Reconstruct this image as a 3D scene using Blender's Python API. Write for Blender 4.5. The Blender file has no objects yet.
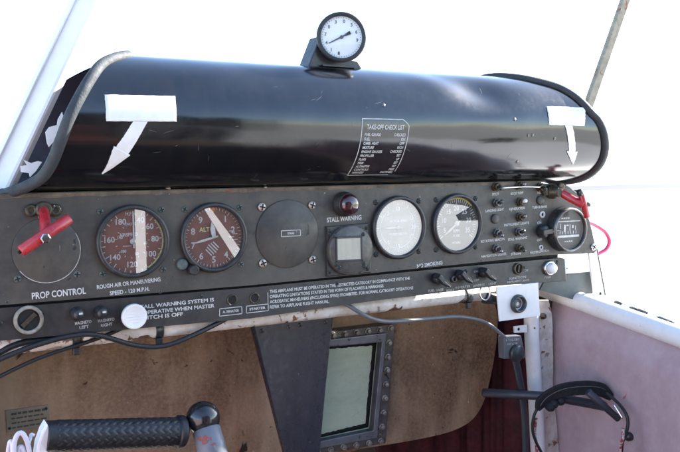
import bpy, bmesh, math, random
from mathutils import Vector, Matrix, noise as mnoise
random.seed(7)
S = bpy.context.scene
COL = S.collection
R = math.radians

# ------------------------------------------------------------------ camera solve
# panel space, in millimetres: x to the right along the panel, y up, z out of the panel towards the pilot
F = 827.554
CAM = Vector((-232.806, 76.343, 841.108))
ROT = Matrix(((0.868973672, 0.044673646, -0.492837724),
              (-0.009461015, 0.997234590, 0.073713375),
              (0.494767871, -0.059392237, 0.866993262)))   # columns: camera right, up, back

def W(p):                      # panel mm -> Blender metres
    return Vector((p[0], -p[2], p[1])) * 0.001

def ray(px, py):
    return ROT @ Vector(((px - 340) / F, -(py - 226) / F, -1.0))

def U(px, py, z=0.0):          # a point of the photograph at a known depth in front of the panel
    d = ray(px, py)
    return CAM + d * ((z - CAM.z) / d.z)

def UX(px, py, x):
    d = ray(px, py)
    return CAM + d * ((x - CAM.x) / d.x)

# ------------------------------------------------------------------ materials
def pm(name, base, rough=.5, metal=0., var=None, dust=None, chips=None, bump=None, bdet=5, spec=.5, coat=0., rvar=.12, streak=None, seed=0):
    m = bpy.data.materials.new(name); m.use_nodes = True
    n = m.node_tree.nodes; l = m.node_tree.links
    b = n['Principled BSDF']
    tc = n.new('ShaderNodeTexCoord')
    mp = n.new('ShaderNodeMapping'); mp.inputs['Location'].default_value = (seed * 3.1, seed * 1.7, seed * .9)
    l.new(tc.outputs['Object'], mp.inputs['Vector'])
    def noise(scale, detail=6, rgh=.6, vec=None, dist=0.):
        t = n.new('ShaderNodeTexNoise'); t.inputs['Scale'].default_value = scale
        t.inputs['Detail'].default_value = detail; t.inputs['Roughness'].default_value = rgh
        t.inputs['Distortion'].default_value = dist
        l.new(vec or mp.outputs['Vector'], t.inputs['Vector']); return t.outputs['Fac']
    def ramp(src, lo, hi, a=0., bb=1.):
        r = n.new('ShaderNodeMapRange'); r.inputs['From Min'].default_value = lo; r.inputs['From Max'].default_value = hi
        r.inputs['To Min'].default_value = a; r.inputs['To Max'].default_value = bb
        r.clamp = True; l.new(src, r.inputs['Value']); return r.outputs['Result']
    def mix(fac, c1, c2):
        x = n.new('ShaderNodeMix'); x.data_type = 'RGBA'
        l.new(fac, x.inputs['Factor'])
        if isinstance(c1, tuple): x.inputs['A'].default_value = (*c1, 1)
        else: l.new(c1, x.inputs['A'])
        x.inputs['B'].default_value = (*c2, 1)
        return x.outputs['Result']
    c = tuple(base)
    if var:
        c = mix(ramp(noise(var[1]), .35, .65, 0, var[2]), c, var[0])
    if streak:                      # vertical runs and wipes
        ms = n.new('ShaderNodeMapping'); ms.inputs['Scale'].default_value = streak[3]
        l.new(mp.outputs['Vector'], ms.inputs['Vector'])
        c = mix(ramp(noise(streak[1], 5, .6, ms.outputs['Vector']), .46, .68, 0, streak[2]), c, streak[0])
    if dust:
        c = mix(ramp(noise(dust[1], 9, .72), .42, .72, 0, dust[2]), c, dust[0])
    if chips:
        for ch in (chips if isinstance(chips, list) else [chips]):
            c = mix(ramp(noise(ch[1], 4, .55, dist=.6), ch[2], ch[2] + .025), c, ch[0])
    if isinstance(c, tuple): b.inputs['Base Color'].default_value = (*c, 1)
    else: l.new(c, b.inputs['Base Color'])
    b.inputs['Metallic'].default_value = metal
    b.inputs['Specular IOR Level'].default_value = spec
    b.inputs['Coat Weight'].default_value = coat
    b.inputs['Coat Roughness'].default_value = .17
    l.new(ramp(noise(140, 6, .7), .3, .7, max(.02, rough - rvar), min(1, rough + rvar)), b.inputs['Roughness'])
    if bump:
        bp = n.new('ShaderNodeBump'); bp.inputs['Strength'].default_value = bump[1]; bp.inputs['Distance'].default_value = bump[2] if len(bump) > 2 else .0006
        l.new(noise(bump[0], bdet, .6), bp.inputs['Height']); l.new(bp.outputs['Normal'], b.inputs['Normal'])
    return m

M = {}
M['panel'] = pm('panel_grey_paint', (.031, .029, .0265), .5, var=((.056, .050, .042), 11, 1.), dust=((.12, .098, .070), 24, .55), streak=((.062, .056, .048), 60, .5, (.3, 1, 2)),
                chips=[((.28, .24, .19), 130, .71), ((.008, .008, .009), 60, .68), ((.07, .10, .10), 45, .735)], bump=(260, .25, .0004))
M['strip'] = pm('strip_black_paint', (.0155, .0155, .0165), .42, var=((.025, .024, .0235), 18, .9), dust=((.075, .065, .055), 40, .4),
                chips=[((.30, .27, .23), 170, .735)], bump=(300, .15, .0004))
M['shell'] = pm('shell_gloss_black', (.0032, .0037, .0054), .145, var=((.0055, .0052, .0058), 9, .8), dust=((.05, .044, .038), 75, .07), spec=.6,
                chips=[((.25, .22, .18), 120, .755), ((.10, .085, .07), 46, .745)], bump=(7, .10, .0028), bdet=1, rvar=.05, coat=.4, streak=((.014, .010, .009), 22, .4, (3.2, 1, .5)))
M['liner'] = pm('shell_inner_dark', (.018, .014, .026), .6, var=((.03, .025, .04), 15, .8))
M['rubber'] = pm('trim_rubber_grey', (.018, .024, .029), .72, var=((.032, .039, .044), 40, .8), dust=((.075, .074, .07), 90, .4), bump=(500, .6, .0008))
M['rubber_dark'] = pm('trim_rubber_black', (.015, .017, .021), .6, var=((.03, .031, .034), 40, .8), bump=(400, .4, .0006))
M['paper'] = pm('white_paper_tape', (.80, .79, .775), .75, var=((.66, .645, .63), 40, .9), bump=(60, .2, .0006), bdet=2)
M['print'] = pm('white_print', (.62, .61, .58), .6, var=((.40, .39, .37), 120, .8))
M['print_dull'] = pm('worn_print', (.48, .46, .42), .6, var=((.22, .21, .20), 160, .9))
M['print_dark'] = pm('dark_print', (.05, .045, .04), .6)
M['dial_brown'] = pm('dial_brown', (.205, .072, .050), .6, var=((.165, .060, .043), 40, .8))
M['dial_inner'] = pm('dial_brown_centre', (.160, .056, .040), .6)
M['dial_black'] = pm('dial_black', (.016, .017, .019), .55)
M['dial_white'] = pm('dial_white', (.72, .72, .71), .6)
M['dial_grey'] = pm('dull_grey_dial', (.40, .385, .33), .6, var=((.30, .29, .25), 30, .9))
M['dial_cream'] = pm('dial_cream', (.46, .43, .33), .55, var=((.38, .355, .27), 50, .8), streak=((.33, .30, .23), 160, .5, (1, 1, .1)))
M['yellow'] = pm('yellow_arc', (.62, .52, .05), .5)
M['lime'] = pm('pale_yellow_arc', (.58, .56, .22), .5)
M['orange'] = pm('orange_mark', (.62, .25, .06), .5)
M['black'] = pm('black_bakelite', (.014, .014, .016), .38, var=((.03, .03, .032), 60, .7), dust=((.08, .08, .08), 120, .3))
M['bezel'] = pm('bezel_black', (.014, .0142, .016), .42, var=((.026, .025, .025), 60, .8), dust=((.09, .085, .075), 130, .3), chips=((.32, .30, .27), 200, .74))
M['screw'] = pm('steel_screw', (.55, .52, .47), .32, 1., var=((.35, .31, .26), 400, .8))
M['screw_pale'] = pm('pale_screw', (.56, .47, .41), .42, .45, var=((.38, .31, .26), 300, .8))
M['screw_dark'] = pm('dark_screw', (.035, .037, .036), .4, .4, var=((.07, .09, .08), 300, .7))
M['screw_green'] = pm('corroded_screw', (.07, .095, .085), .6, .3, var=((.15, .16, .14), 300, .8))
M['slot'] = pm('slot_black', (.006, .006, .006), .8)
M['chrome'] = pm('bright_metal', (.72, .71, .69), .2, 1., var=((.5, .48, .45), 200, .7))
M['brass'] = pm('worn_brass', (.105, .085, .058), .5, .6, var=((.04, .032, .024), 150, .9), chips=((.42, .38, .31), 160, .66))
M['steel'] = pm('dull_steel', (.20, .195, .19), .42, .8, var=((.085, .072, .062), 90, .9), chips=((.055, .032, .02), 110, .66))
M['red'] = pm('red_enamel', (.47, .018, .028), .34, var=((.30, .012, .020), 60, .9), chips=[((.10, .03, .03), 130, .68), ((.45, .32, .28), 210, .70)], dust=((.42, .16, .14), 90, .3), coat=.25)
M['lens'] = pm('dark_red_lens', (.035, .006, .009), .08, coat=1., rvar=.03)
M['white'] = pm('white_paint', (.80, .785, .775), .42, var=((.73, .70, .68), 18, .9), dust=((.52, .47, .42), 60, .25), chips=[((.14, .075, .04), 62, .715), ((.34, .30, .26), 120, .73)])
M['white_rust'] = pm('rusty_white_paint', (.68, .64, .60), .5, var=((.55, .48, .42), 25, 1.), dust=((.33, .25, .18), 50, .6), chips=[((.11, .048, .024), 34, .61), ((.25, .20, .17), 90, .65), ((.20, .08, .035), 60, .66)])
M['post_worn'] = pm('weathered_post_paint', (.27, .225, .16), .75, var=((.15, .12, .085), 30, 1.), dust=((.50, .46, .38), 70, .5), chips=[((.20, .065, .03), 40, .62), ((.04, .028, .02), 50, .66)])
M['board'] = pm('brown_board', (.245, .142, .078), .7, var=((.10, .055, .03), 7, 1.), streak=((.42, .29, .185), 8, .8, (1.6, 1, .6)), dust=((.46, .33, .23), 210, .4),
                chips=[((.025, .019, .014), 20, .69), ((.60, .50, .42), 170, .715), ((.04, .028, .02), 70, .69), ((.34, .10, .035), 22, .74)], bump=(420, .4, .0006), spec=.3)
M['cover'] = pm('cover_blue_black', (.0065, .0115, .025), .30, var=((.022, .019, .028), 9, 1.), dust=((.10, .085, .09), 60, .16), streak=((.004, .007, .016), 18, .8, (2.5, 1, .4)), chips=((.34, .31, .29), 130, .735), bump=(40, .2, .0008))
M['frame'] = pm('bare_frame_metal', (.060, .058, .058), .42, .55, var=((.13, .115, .10), 50, .9), chips=[((.30, .25, .20), 110, .68), ((.02, .014, .01), 70, .66)], bump=(180, .4, .0005))
M['frame_inner'] = pm('grey_frame_metal', (.16, .165, .178), .38, .35, var=((.095, .096, .10), 50, .8), chips=((.03, .024, .018), 110, .66))
M['pane'] = pm('green_pane', (.425, .475, .335), .34, var=((.35, .395, .275), 10, 1.), streak=((.29, .325, .225), 30, .7, (.35, 1, 2)), dust=((.52, .53, .42), 90, .35))
M['seal'] = pm('black_sealant', (.006, .006, .006), .65, bump=(150, .8, .001), spec=.2)
M['cable'] = pm('black_cable', (.013, .013, .014), .5, bump=(300, .2, .0004))
M['cable_grey'] = pm('grey_cable', (.10, .098, .10), .45, var=((.16, .155, .15), 50, .7))
M['mauve'] = pm('mauve_paint', (.42, .305, .325), .48, var=((.33, .23, .25), 5, 1.), streak=((.50, .395, .41), 12, .6, (1, 1.6, .5)), dust=((.52, .44, .45), 70, .35),
                chips=[((.36, .075, .085), 15, .70), ((.12, .085, .085), 100, .725), ((.21, .12, .13), 34, .705)], bump=(22, .35, .002))
M['maroon'] = pm('maroon_cloth', (.070, .007, .010), .8, var=((.03, .0035, .005), 40, .9))
M['magenta'] = pm('magenta_hose', (.60, .045, .14), .35, coat=.3)
M['grip'] = pm('grip_rubber', (.0085, .009, .011), .45, var=((.016, .016, .018), 60, .7), dust=((.05, .05, .05), 200, .3), bump=(500, .3, .0004))
M['rod'] = pm('grey_rod_paint', (.155, .158, .178), .42, var=((.115, .118, .132), 40, .8), chips=[((.30, .06, .03), 34, .60), ((.06, .05, .05), 110, .69)])
M['ball'] = pm('black_ball_gloss', (.010, .010, .011), .16, rvar=.06, dust=((.08, .075, .07), 90, .3), coat=.3)
M['tag'] = pm('tan_plate', (.22, .19, .13), .55, var=((.16, .135, .095), 60, .9))
M['cord'] = pm('white_cord', (.62, .60, .66), .7, bump=(600, .6, .0005))
M['box_grey'] = pm('grey_box', (.085, .085, .092), .5, var=((.12, .115, .115), 50, .8))
M['tube_blue'] = pm('dark_blue_tube', (.022, .026, .034), .45, var=((.035, .038, .045), 60, .8))
M['strap'] = pm('black_strap', (.006, .006, .0075), .75, bump=(700, .6, .0006))
M['red_white'] = pm('red_white_braid', (.45, .40, .38), .7, chips=((.25, .03, .03), 260, .5))
M['green_plate'] = pm('grey_green_plate', (.11, .125, .12), .55, var=((.075, .085, .082), 25, .8))
M['ground'] = pm('pale_concrete', (.50, .475, .425), .85, var=((.43, .41, .37), .4, .9))
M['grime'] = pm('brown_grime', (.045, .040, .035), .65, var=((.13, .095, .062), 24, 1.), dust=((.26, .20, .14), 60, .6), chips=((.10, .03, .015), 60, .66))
M['gauge_metal'] = pm('mottled_gauge_metal', (.085, .080, .072), .5, .2, var=((.045, .043, .041), 40, 1.), dust=((.17, .155, .13), 110, .5), chips=((.02, .018, .016), 120, .66))
M['scratch'] = pm('scratched_metal', (.20, .185, .16), .6, var=((.05, .045, .04), 120, 1.))
M['cap_print'] = pm('faded_cap_print', (.62, .60, .585), .6, var=((.72, .70, .69), 200, 1.))
M['bolt_metal'] = pm('dulled_bolt_metal', (.36, .33, .29), .4, .7, var=((.15, .13, .11), 120, .9))
M['scuff'] = pm('red_paint_scuff', (.30, .055, .03), .6, var=((.16, .08, .07), 200, .9))
M['faint_print'] = pm('faded_paper_print', (.58, .57, .565), .8, var=((.74, .73, .72), 250, 1.))
M['corroded'] = pm('corroded_ring', (.33, .30, .25), .6, var=((.12, .10, .075), 90, 1.), chips=[((.05, .03, .02), 90, .62), ((.6, .57, .5), 70, .68)])
M['socket'] = pm('dark_grey_socket', (.045, .048, .052), .4)
M['grass'] = pm('asphalt_strip', (.036, .036, .037), .95, var=((.05, .05, .048), .22, .9))
M['dark_wall'] = pm('dark_cabin_lining', (.022, .020, .019), .75, var=((.032, .028, .026), 6, .8))
M['seat'] = pm('oxblood_vinyl', (.15, .045, .035), .5, var=((.11, .035, .028), 10, .8))
M['floor'] = pm('tan_floor', (.10, .075, .055), .7, var=((.06, .045, .035), 9, .9))

def glass_mat(name, amount):
    m = bpy.data.materials.new(name); m.use_nodes = True
    n = m.node_tree.nodes; l = m.node_tree.links; n.clear()
    o = n.new('ShaderNodeOutputMaterial'); mx = n.new('ShaderNodeMixShader')
    t = n.new('ShaderNodeBsdfTransparent'); g = n.new('ShaderNodeBsdfGlossy'); fr = n.new('ShaderNodeValue')
    g.inputs['Roughness'].default_value = .012; fr.outputs[0].default_value = amount
    l.new(fr.outputs[0], mx.inputs[0]); l.new(t.outputs[0], mx.inputs[1]); l.new(g.outputs[0], mx.inputs[2]); l.new(mx.outputs[0], o.inputs[0])
    return m
M['glass'] = glass_mat('instrument_glass', .27)
M['glass_thin'] = glass_mat('thin_glass', .05)

# ------------------------------------------------------------------ mesh builder (panel mm)
class MB:
    def __init__(s): s.v = []; s.f = []; s.mi = []; s.sm = []; s.cur = 0
    def add(s, vs, fs, smooth=False):
        o = len(s.v); s.v += [Vector(p) for p in vs]
        for f in fs: s.f.append([o + i for i in f]); s.mi.append(s.cur); s.sm.append(smooth)
        return s
    def mat(s, i): s.cur = i; return s
    def box(s, c, size, rz=0., bev=0., axes=None):
        bm = bmesh.new(); bmesh.ops.create_cube(bm, size=1)
        bmesh.ops.scale(bm, vec=size, verts=bm.verts)
        if bev: bmesh.ops.bevel(bm, geom=bm.edges[:], offset=bev, segments=2, affect='EDGES', profile=.5)
        mt = axes or Matrix.Rotation(rz, 3, 'Z')
        vs = [mt @ v.co + Vector(c) for v in bm.verts]
        bm.verts.index_update()
        s.add(vs, [[v.index for v in f.verts] for f in bm.faces]); bm.free(); return s
    def frame_of(s, d):
        d = Vector(d).normalized(); a = Vector((0, 1, 0)) if abs(d.y) < .9 else Vector((1, 0, 0))
        x = a.cross(d).normalized(); return x, d.cross(x), d
    def lathe(s, o, d, prof, seg=32, smooth=True, cap=True):
        # prof: list of (radius, height along d)
        x, y, d = s.frame_of(d); o = Vector(o); vs = []; fs = []
        for r, h in prof:
            for k in range(seg):
                a = 2 * math.pi * k / seg; vs.append(o + d * h + (x * math.cos(a) + y * math.sin(a)) * r)
        for i in range(len(prof) - 1):
            for k in range(seg):
                k2 = (k + 1) % seg
                fs.append([i * seg + k, i * seg + k2, (i + 1) * seg + k2, (i + 1) * seg + k])
        s.add(vs, fs, smooth)
        if cap:
            n0 = len(s.v) - len(vs); e = (len(prof) - 1) * seg
            if prof[0][0] > 1e-4: s.f.append([n0 + k for k in range(seg)][::-1]); s.mi.append(s.cur); s.sm.append(False)
            if prof[-1][0] > 1e-4: s.f.append([n0 + e + k for k in range(seg)]); s.mi.append(s.cur); s.sm.append(False)
        return s
    def cyl(s, p0, p1, r0, r1=None, seg=20, bev=0.):
        p0 = Vector(p0); p1 = Vector(p1); L = (p1 - p0).length; r1 = r0 if r1 is None else r1
        if bev: pr = [(r0 - bev, 0), (r0, bev), (r1, L - bev), (r1 - bev, L)]
        else: pr = [(r0, 0), (r1, L)]
        return s.lathe(p0, p1 - p0, pr, seg)
    def tube(s, pts, r, seg=12, smoothpath=True, n=8):
        pts = [Vector(p) for p in pts]
        if smoothpath and len(pts) > 2: pts = spline(pts, n)
        rr = r if isinstance(r, (list, tuple)) else None
        vs = []; fs = []; N = len(pts); up = None
        for i, p in enumerate(pts):
            t = (pts[min(i + 1, N - 1)] - pts[max(i - 1, 0)]).normalized()
            if up is None: x, y, _ = s.frame_of(t)
            else:
                x = (up - t * up.dot(t)).normalized(); y = t.cross(x)
            up = x
            q = r if rr is None else rr[0] + (rr[1] - rr[0]) * i / (N - 1)
            for k in range(seg):
                a = 2 * math.pi * k / seg; vs.append(p + (x * math.cos(a) + y * math.sin(a)) * q)
        for i in range(N - 1):
            for k in range(seg):
                k2 = (k + 1) % seg; fs.append([i * seg + k, i * seg + k2, (i + 1) * seg + k2, (i + 1) * seg + k])
        s.add(vs, fs, True); n0 = len(s.v) - len(vs)
        s.f.append([n0 + k for k in range(seg)][::-1]); s.mi.append(s.cur); s.sm.append(False)
        s.f.append([n0 + (N - 1) * seg + k for k in range(seg)]); s.mi.append(s.cur); s.sm.append(False)
        return s
    def prism(s, poly, z0, z1, bev=0.):      # poly of (x, y) counter-clockwise or not, z0 < z1
        poly = [(p[0], p[1]) for p in poly]
        A = sum(poly[i][0] * poly[(i + 1) % len(poly)][1] - poly[(i + 1) % len(poly)][0] * poly[i][1] for i in range(len(poly)))
        if A < 0: poly = poly[::-1]
        bm = bmesh.new(); b = [bm.verts.new((x, y, z0)) for x, y in poly]; t = [bm.verts.new((x, y, z1)) for x, y in poly]
        n = len(poly); bm.faces.new(b[::-1]); tf = bm.faces.new(t)
        for i in range(n): bm.faces.new((b[i], b[(i + 1) % n], t[(i + 1) % n], t[i]))
        if bev: bmesh.ops.bevel(bm, geom=list(tf.edges), offset=bev, segments=2, affect='EDGES', profile=.5)
        bm.verts.index_update()
        s.add([v.co.copy() for v in bm.verts], [[v.index for v in f.verts] for f in bm.faces]); bm.free(); return s
    def xf(s, fn): s.v = [Vector(fn(p)) for p in s.v]; return s
    def build(s, name, mats, parent=None, loc=None, **kw):
        o0 = Vector(loc) if loc is not None else (ROOT[parent.name] if parent else Vector((0, 0, 0)))
        me = bpy.data.meshes.new(name)
        me.from_pydata([W(p - o0) for p in s.v], [], s.f)
        for q in (mats if isinstance(mats, list) else [mats]): me.materials.append(M[q])
        for i, p in enumerate(me.polygons): p.material_index = s.mi[i]; p.use_smooth = s.sm[i]
        me.validate(); me.update()
        o = bpy.data.objects.new(name, me); COL.objects.link(o)
        if parent: o.parent = parent
        else: o.location = W(o0)
        ROOT[o.name] = o0
        for k, v in kw.items(): o[k] = v
        return o

ROOT = {}
def spline(P, n=8):
    out = []
    for i in range(len(P) - 1):
        a = P[max(i - 1, 0)]; b = P[i]; c = P[i + 1]; d = P[min(i + 2, len(P) - 1)]
        for k in range(n):
            t = k / n
            out.append(.5 * ((2 * b) + (c - a) * t + (2 * a - 5 * b + 4 * c - d) * t * t + (3 * b - a - 3 * c + d) * t ** 3))
    out.append(P[-1].copy()); return out

def thing(name, label, cat, loc, group=None):
    o = bpy.data.objects.new(name, None); COL.objects.link(o); o.empty_display_size = .01
    o.location = W(loc); ROOT[o.name] = Vector(loc); o['label'] = label; o['category'] = cat
    if group: o['group'] = group
    return o

KIDS = {}
def copy_tree(src, loc=None, label=None, parent=None):
    c = src.copy(); COL.objects.link(c)
    if parent: c.parent = parent
    if loc is not None: c.location = W(loc); ROOT[c.name] = Vector(loc)
    if label: c['label'] = label
    for ch in [q for q in ALLOBJ() if q.parent == src]: copy_tree(ch, None, None, c)
    return c
def ALLOBJ(): return list(bpy.data.objects)

# ------------------------------------------------------------------ lettering
TXT = {}; NAT = {}
def glyphs(s):
    if s in TXT: return TXT[s]
    cu = bpy.data.curves.new('t', 'FONT'); cu.body = s; cu.size = 1; cu.resolution_u = 3; cu.offset = .022
    ob = bpy.data.objects.new('t', cu); COL.objects.link(ob)
    dg = bpy.context.evaluated_depsgraph_get(); ev = ob.evaluated_get(dg); me = ev.to_mesh()
    v = [(p.co.x, p.co.y) for p in me.vertices]; f = [list(p.vertices) for p in me.polygons]
    ev.to_mesh_clear(); bpy.data.objects.remove(ob); bpy.data.curves.remove(cu)
    x0 = min(p[0] for p in v); x1 = max(p[0] for p in v)
    NAT[s] = (x1 - x0) / .69
    v = [((p[0] - x0) / (x1 - x0), p[1] / .69) for p in v]     # unit width, unit cap height
    TXT[s] = (v, f); return TXT[s]

def text_mm(mb, s, a, b, h, z=None):       # baseline from a to b (panel mm), cap height h
    a = Vector(a); b = Vector(b); v, f = glyphs(s); d = b - a; n = Vector((-d.y, d.x, 0)).normalized()
    mb.add([a + d * x + n * (y * h) for x, y in v], f)
def text_px(mb, s, L, Rr, h, z):
    text_mm(mb, s, U(L[0], L[1], z), U(Rr[0], Rr[1], z), h)
def text_c(mb, s, c, h, ang=0, z=0, cond=.62):          # centred text in mm
    v, f = glyphs(s); w = NAT[s] * h * cond / .66
    ca, sa = math.cos(ang), math.sin(ang)
    mb.add([(c[0] + (x - .5) * w * ca - (y - .5) * h * sa, c[1] + (x - .5) * w * sa + (y - .5) * h * ca, z) for x, y in v], f)

def add_screw(mb, c, r=3.4, h=1.6, ang=None, d=(0, 0, 1)):
    ang = random.uniform(0, 3.1) if ang is None else ang
    c = Vector(c); mb.mat(0).lathe(c, d, [(r, 0), (r, h * .4), (r * .85, h * .8), (r * .5, h), (0, h * 1.05)], 16)
    mb.mat(1).box(c + Vector(d) * (h * 1.0), (r * 1.5, r * .34, .5), ang)
    mb.mat(1).box(c + Vector(d) * (h * 1.01), (r * 1.5, r * .34, .5), ang + 1.57)
    mb.mat(0)
def screw(parent, c, r=3.4, h=1.6, mat='screw', d=(0, 0, 1)):
    mb = MB(); add_screw(mb, c, r, h, None, d); return mb.build('screw', [mat, 'slot'], parent)

# ------------------------------------------------------------------ INSTRUMENT PANEL
panel = thing('instrument_panel', 'worn dark grey instrument panel with white lettering, below the rolled black glareshield', 'instrument panel', (0, -88, 0))
tl = U(0, 193)
poly = [(-175, 51.5), (tl.x, 51.5), (300, 50.5)] + [tuple(U(*q)[:2]) for q in [(545, 183.3), (566, 184.5), (579, 194), (587, 211), (592, 231), (596.5, 250.5), (594.5, 253), (575, 254), (549, 255), (450, 265.3), (250, 285.4), (0, 305.3)]] + [(-175, -54)]
pp = MB().prism(poly, -3, 0, .7)
pp.box((198, 51.2, -12), (740, 2.4, 22))
pp.build('main_plate', 'panel', panel)
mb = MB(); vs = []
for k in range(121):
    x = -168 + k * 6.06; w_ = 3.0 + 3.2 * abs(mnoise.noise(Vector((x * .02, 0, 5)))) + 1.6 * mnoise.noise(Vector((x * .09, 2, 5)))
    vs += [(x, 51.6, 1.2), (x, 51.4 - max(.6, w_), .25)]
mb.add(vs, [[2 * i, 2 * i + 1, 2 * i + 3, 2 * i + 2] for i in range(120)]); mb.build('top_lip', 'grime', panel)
strip_poly = [(-175, -57)] + [tuple(U(*q)[:2]) for q in [(0, 308), (250, 287.5), (450, 267.6), (560, 257.6), (564, 258.5), (565.5, 281), (500, 285.5), (380, 299.8), (250, 318.3), (0, 340.5)]] + [(-175, -88)]
MB().prism(strip_poly, -3, 1.6, .8).build('lower_plate', 'strip', panel)
ZS = 1.95   # print height over the strip
ZP = .3     # print height over the plate
def letters(items, z, mat='print', joined=True):
    for grp in ([items] if joined else [[q] for q in items]):
        mb = MB()
        for s, a, b, h in grp: text_px(mb, s, a, b, h, z)
        mb.build('lettering', mat, panel)
letters([('PROP CONTROL', (32, 299.3), (86, 293.6), 6.2)], ZP)
letters([('ROUGH AIR OR MANEUVERING', (97, 289.2), (160.5, 281.2), 4.0), ('SPEED - 120 M.P.H.', (110, 295.3), (149.5, 290.6), 4.0)], ZP)
letters([('STALL WARNING', (327, 222.3), (361.5, 219.4), 5.2)], ZP)
letters([('NO SMOKING', (417, 268), (442.5, 264.3), 4.6)], ZP)
letters([('STALL WARNING SYSTEM IS', (137, 309.2), (214, 301.3), 3.8), ('INOPERATIVE WHEN MASTER', (137, 315.2), (214.5, 307.3), 3.8), ('SWITCH IS OFF', (137, 320.6), (183, 315.7), 3.8)], ZS)
letters([('THIS AIRPLANE MUST BE OPERATED IN THE RESTRICTED CATEGORY IN COMPLIANCE WITH THE', (269.8, 293.2), (409.8, 279.6), 3.5),
         ('OPERATING LIMITATIONS STATED IN THE FORM OF PLACARDS & MARKINGS.', (269.8, 298.3), (384, 287.2), 3.5),
         ('ACROBATIC MANEUVERS (INCLUDING SPINS) PROHIBITED. FOR NORMAL CATEGORY OPERATIONS', (269.8, 303.5), (413.2, 289.2), 3.5),
         ('REFER TO AIRPLANE FLIGHT MANUAL.', (269.8, 308.7), (329.3, 302.8), 3.5)], ZS)
letters([('MAGNETO', (75, 325), (91.5, 322.9), 2.9), ('LEFT', (79.5, 329.2), (89, 327.8), 2.9), ('MAGNETO', (98, 322.6), (114.5, 320.4), 2.9), ('RIGHT', (101, 327), (112.5, 325.4), 2.9)], ZS, 'print_dull', False)
letters([('FUEL GAGE', (428.5, 292.2), (443.5, 290.6), 2.9), ('LAMP', (432.5, 295.2), (442, 294.2), 2.9), ('ON', (446.8, 287.5), (451, 287), 2.6), ('RIGHT', (446.5, 291.5), (454, 290.7), 2.6), ('INVERTER', (455.5, 289), (470.5, 287.3), 2.9), ('LANDING', (473, 287), (484.5, 285.6), 2.9), ('LIGHT', (488.5, 285.2), (496.5, 284.2), 2.9), ('ON', (473.8, 272.7), (478.2, 272.2), 2.6), ('OFF', (473.8, 281.6), (479, 281), 2.6)], ZS, 'print_dull', False)
letters([('IGNITION', (509.5, 279.8), (526, 278), 3.2), ('INSTRUMENT LIGHTS', (507, 283.2), (529, 280.8), 2.5), ('ON', (524.6, 271.6), (528, 271.2), 2.9), ('PUSH', (544.5, 278.6), (551, 277.8), 3.2)], ZS, 'print_dull', False)
letters([('PITOT', (492.4, 195.6), (498.8, 195.1), 3.2), ('BOOST PUMP', (510.8, 194.9), (523.4, 193.8), 3.2), ('HEAT', (537.6, 193.8), (544, 193.3), 3.0),
         ('LANDING LIGHT', (485.3, 212.3), (504, 210.4), 3.2), ('GENERATOR', (509.3, 210.4), (525, 209), 3.2), ('TURN & BANK', (532.3, 208.8), (547.3, 207.5), 3.2),
         ('INSTRUMENT LIGHTS', (504.3, 226.4), (528.8, 223.9), 3.2), ('ON', (537.3, 224), (541.3, 223.6), 3.2),
         ('ROTATING BEACON', (480.8, 242.8), (504.8, 240), 3.2), ('STALL WARNING', (508, 240.9), (527.2, 238.6), 3.2), ('OFF', (537, 241.3), (542, 240.8), 3.2),
         ('NAVIGATION LIGHTS', (481.4, 257.8), (506.2, 255), 3.2), ('STROBE', (511, 255.4), (521.2, 254.1), 3.2), ('MASTER SWITCH', (530, 254), (548.4, 251.7), 3.2)], ZP, 'print', False)
def boxed(s, a, b, c, d, z):      # little engraved box label with corner pixels
    mb = MB(); P = [U(*q, z) for q in (a, b, c, d)]
    for i in range(4):
        p, q = P[i], P[(i + 1) % 4]; m = (p + q) / 2; L = (q - p).length
        mb.box(m, (L + .7, .7, .12), math.atan2(q.y - p.y, q.x - p.x))
    ctr = sum(P, Vector()) / 4; e = (P[1] - P[0])
    text_mm(mb, s, ctr - e * .36 - Vector((0, 1.3, 0)), ctr + e * .36 - Vector((0, 1.3, 0)) , 2.6)
    return mb.build('lettering', 'print', panel)
boxed('ALTERNATOR', (219.5, 316.2), (242, 313.7), (241.8, 306.6), (219.7, 308.9), ZS)
boxed('STARTER', (246.3, 313.2), (268.5, 310.6), (268.3, 304), (246.5, 306.2), ZS)
mb = MB(); a = U(268, 308.5, ZS); b = U(268, 292.5, ZS); mb.box((a + b) / 2, (.7, (b - a).length, .12)); mb.build('lettering', 'print', panel)
for q in [(0, 323.5), (201, 296.5), (337, 283.5), (466, 271), (477.5, 276.5), (557.5, 262)]:
    screw(panel, U(*q, 1.6), 2.6, 1.0, 'screw_dark')
for q in [(7, 306), (160, 296), (420, 271)]:
    screw(panel, U(q[0], q[1] - 4, 0), 1.8, .7, 'screw_green')
# the two empty knob holes of the strip
for q in [(232.2, 300), (254.6, 298)]:
    c = U(*q, 1.6); MB().mat(0).lathe(c, (0, 0, 1), [(6.4, 0), (6.3, .9), (5.0, 1.2), (4.6, .3)], 24, cap=False).mat(1).lathe(c, (0, 0, 1), [(4.7, .25), (0, .25)], 24, cap=False).build('hole_ring', ['brass', 'slot'], panel)
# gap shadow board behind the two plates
MB().prism([(-175, 40), (640, 38), (640, -44), (598, -46), (590, -84), (-175, -84)], -9, -6).build('gap_shadow_plate', 'seal', panel)

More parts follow.
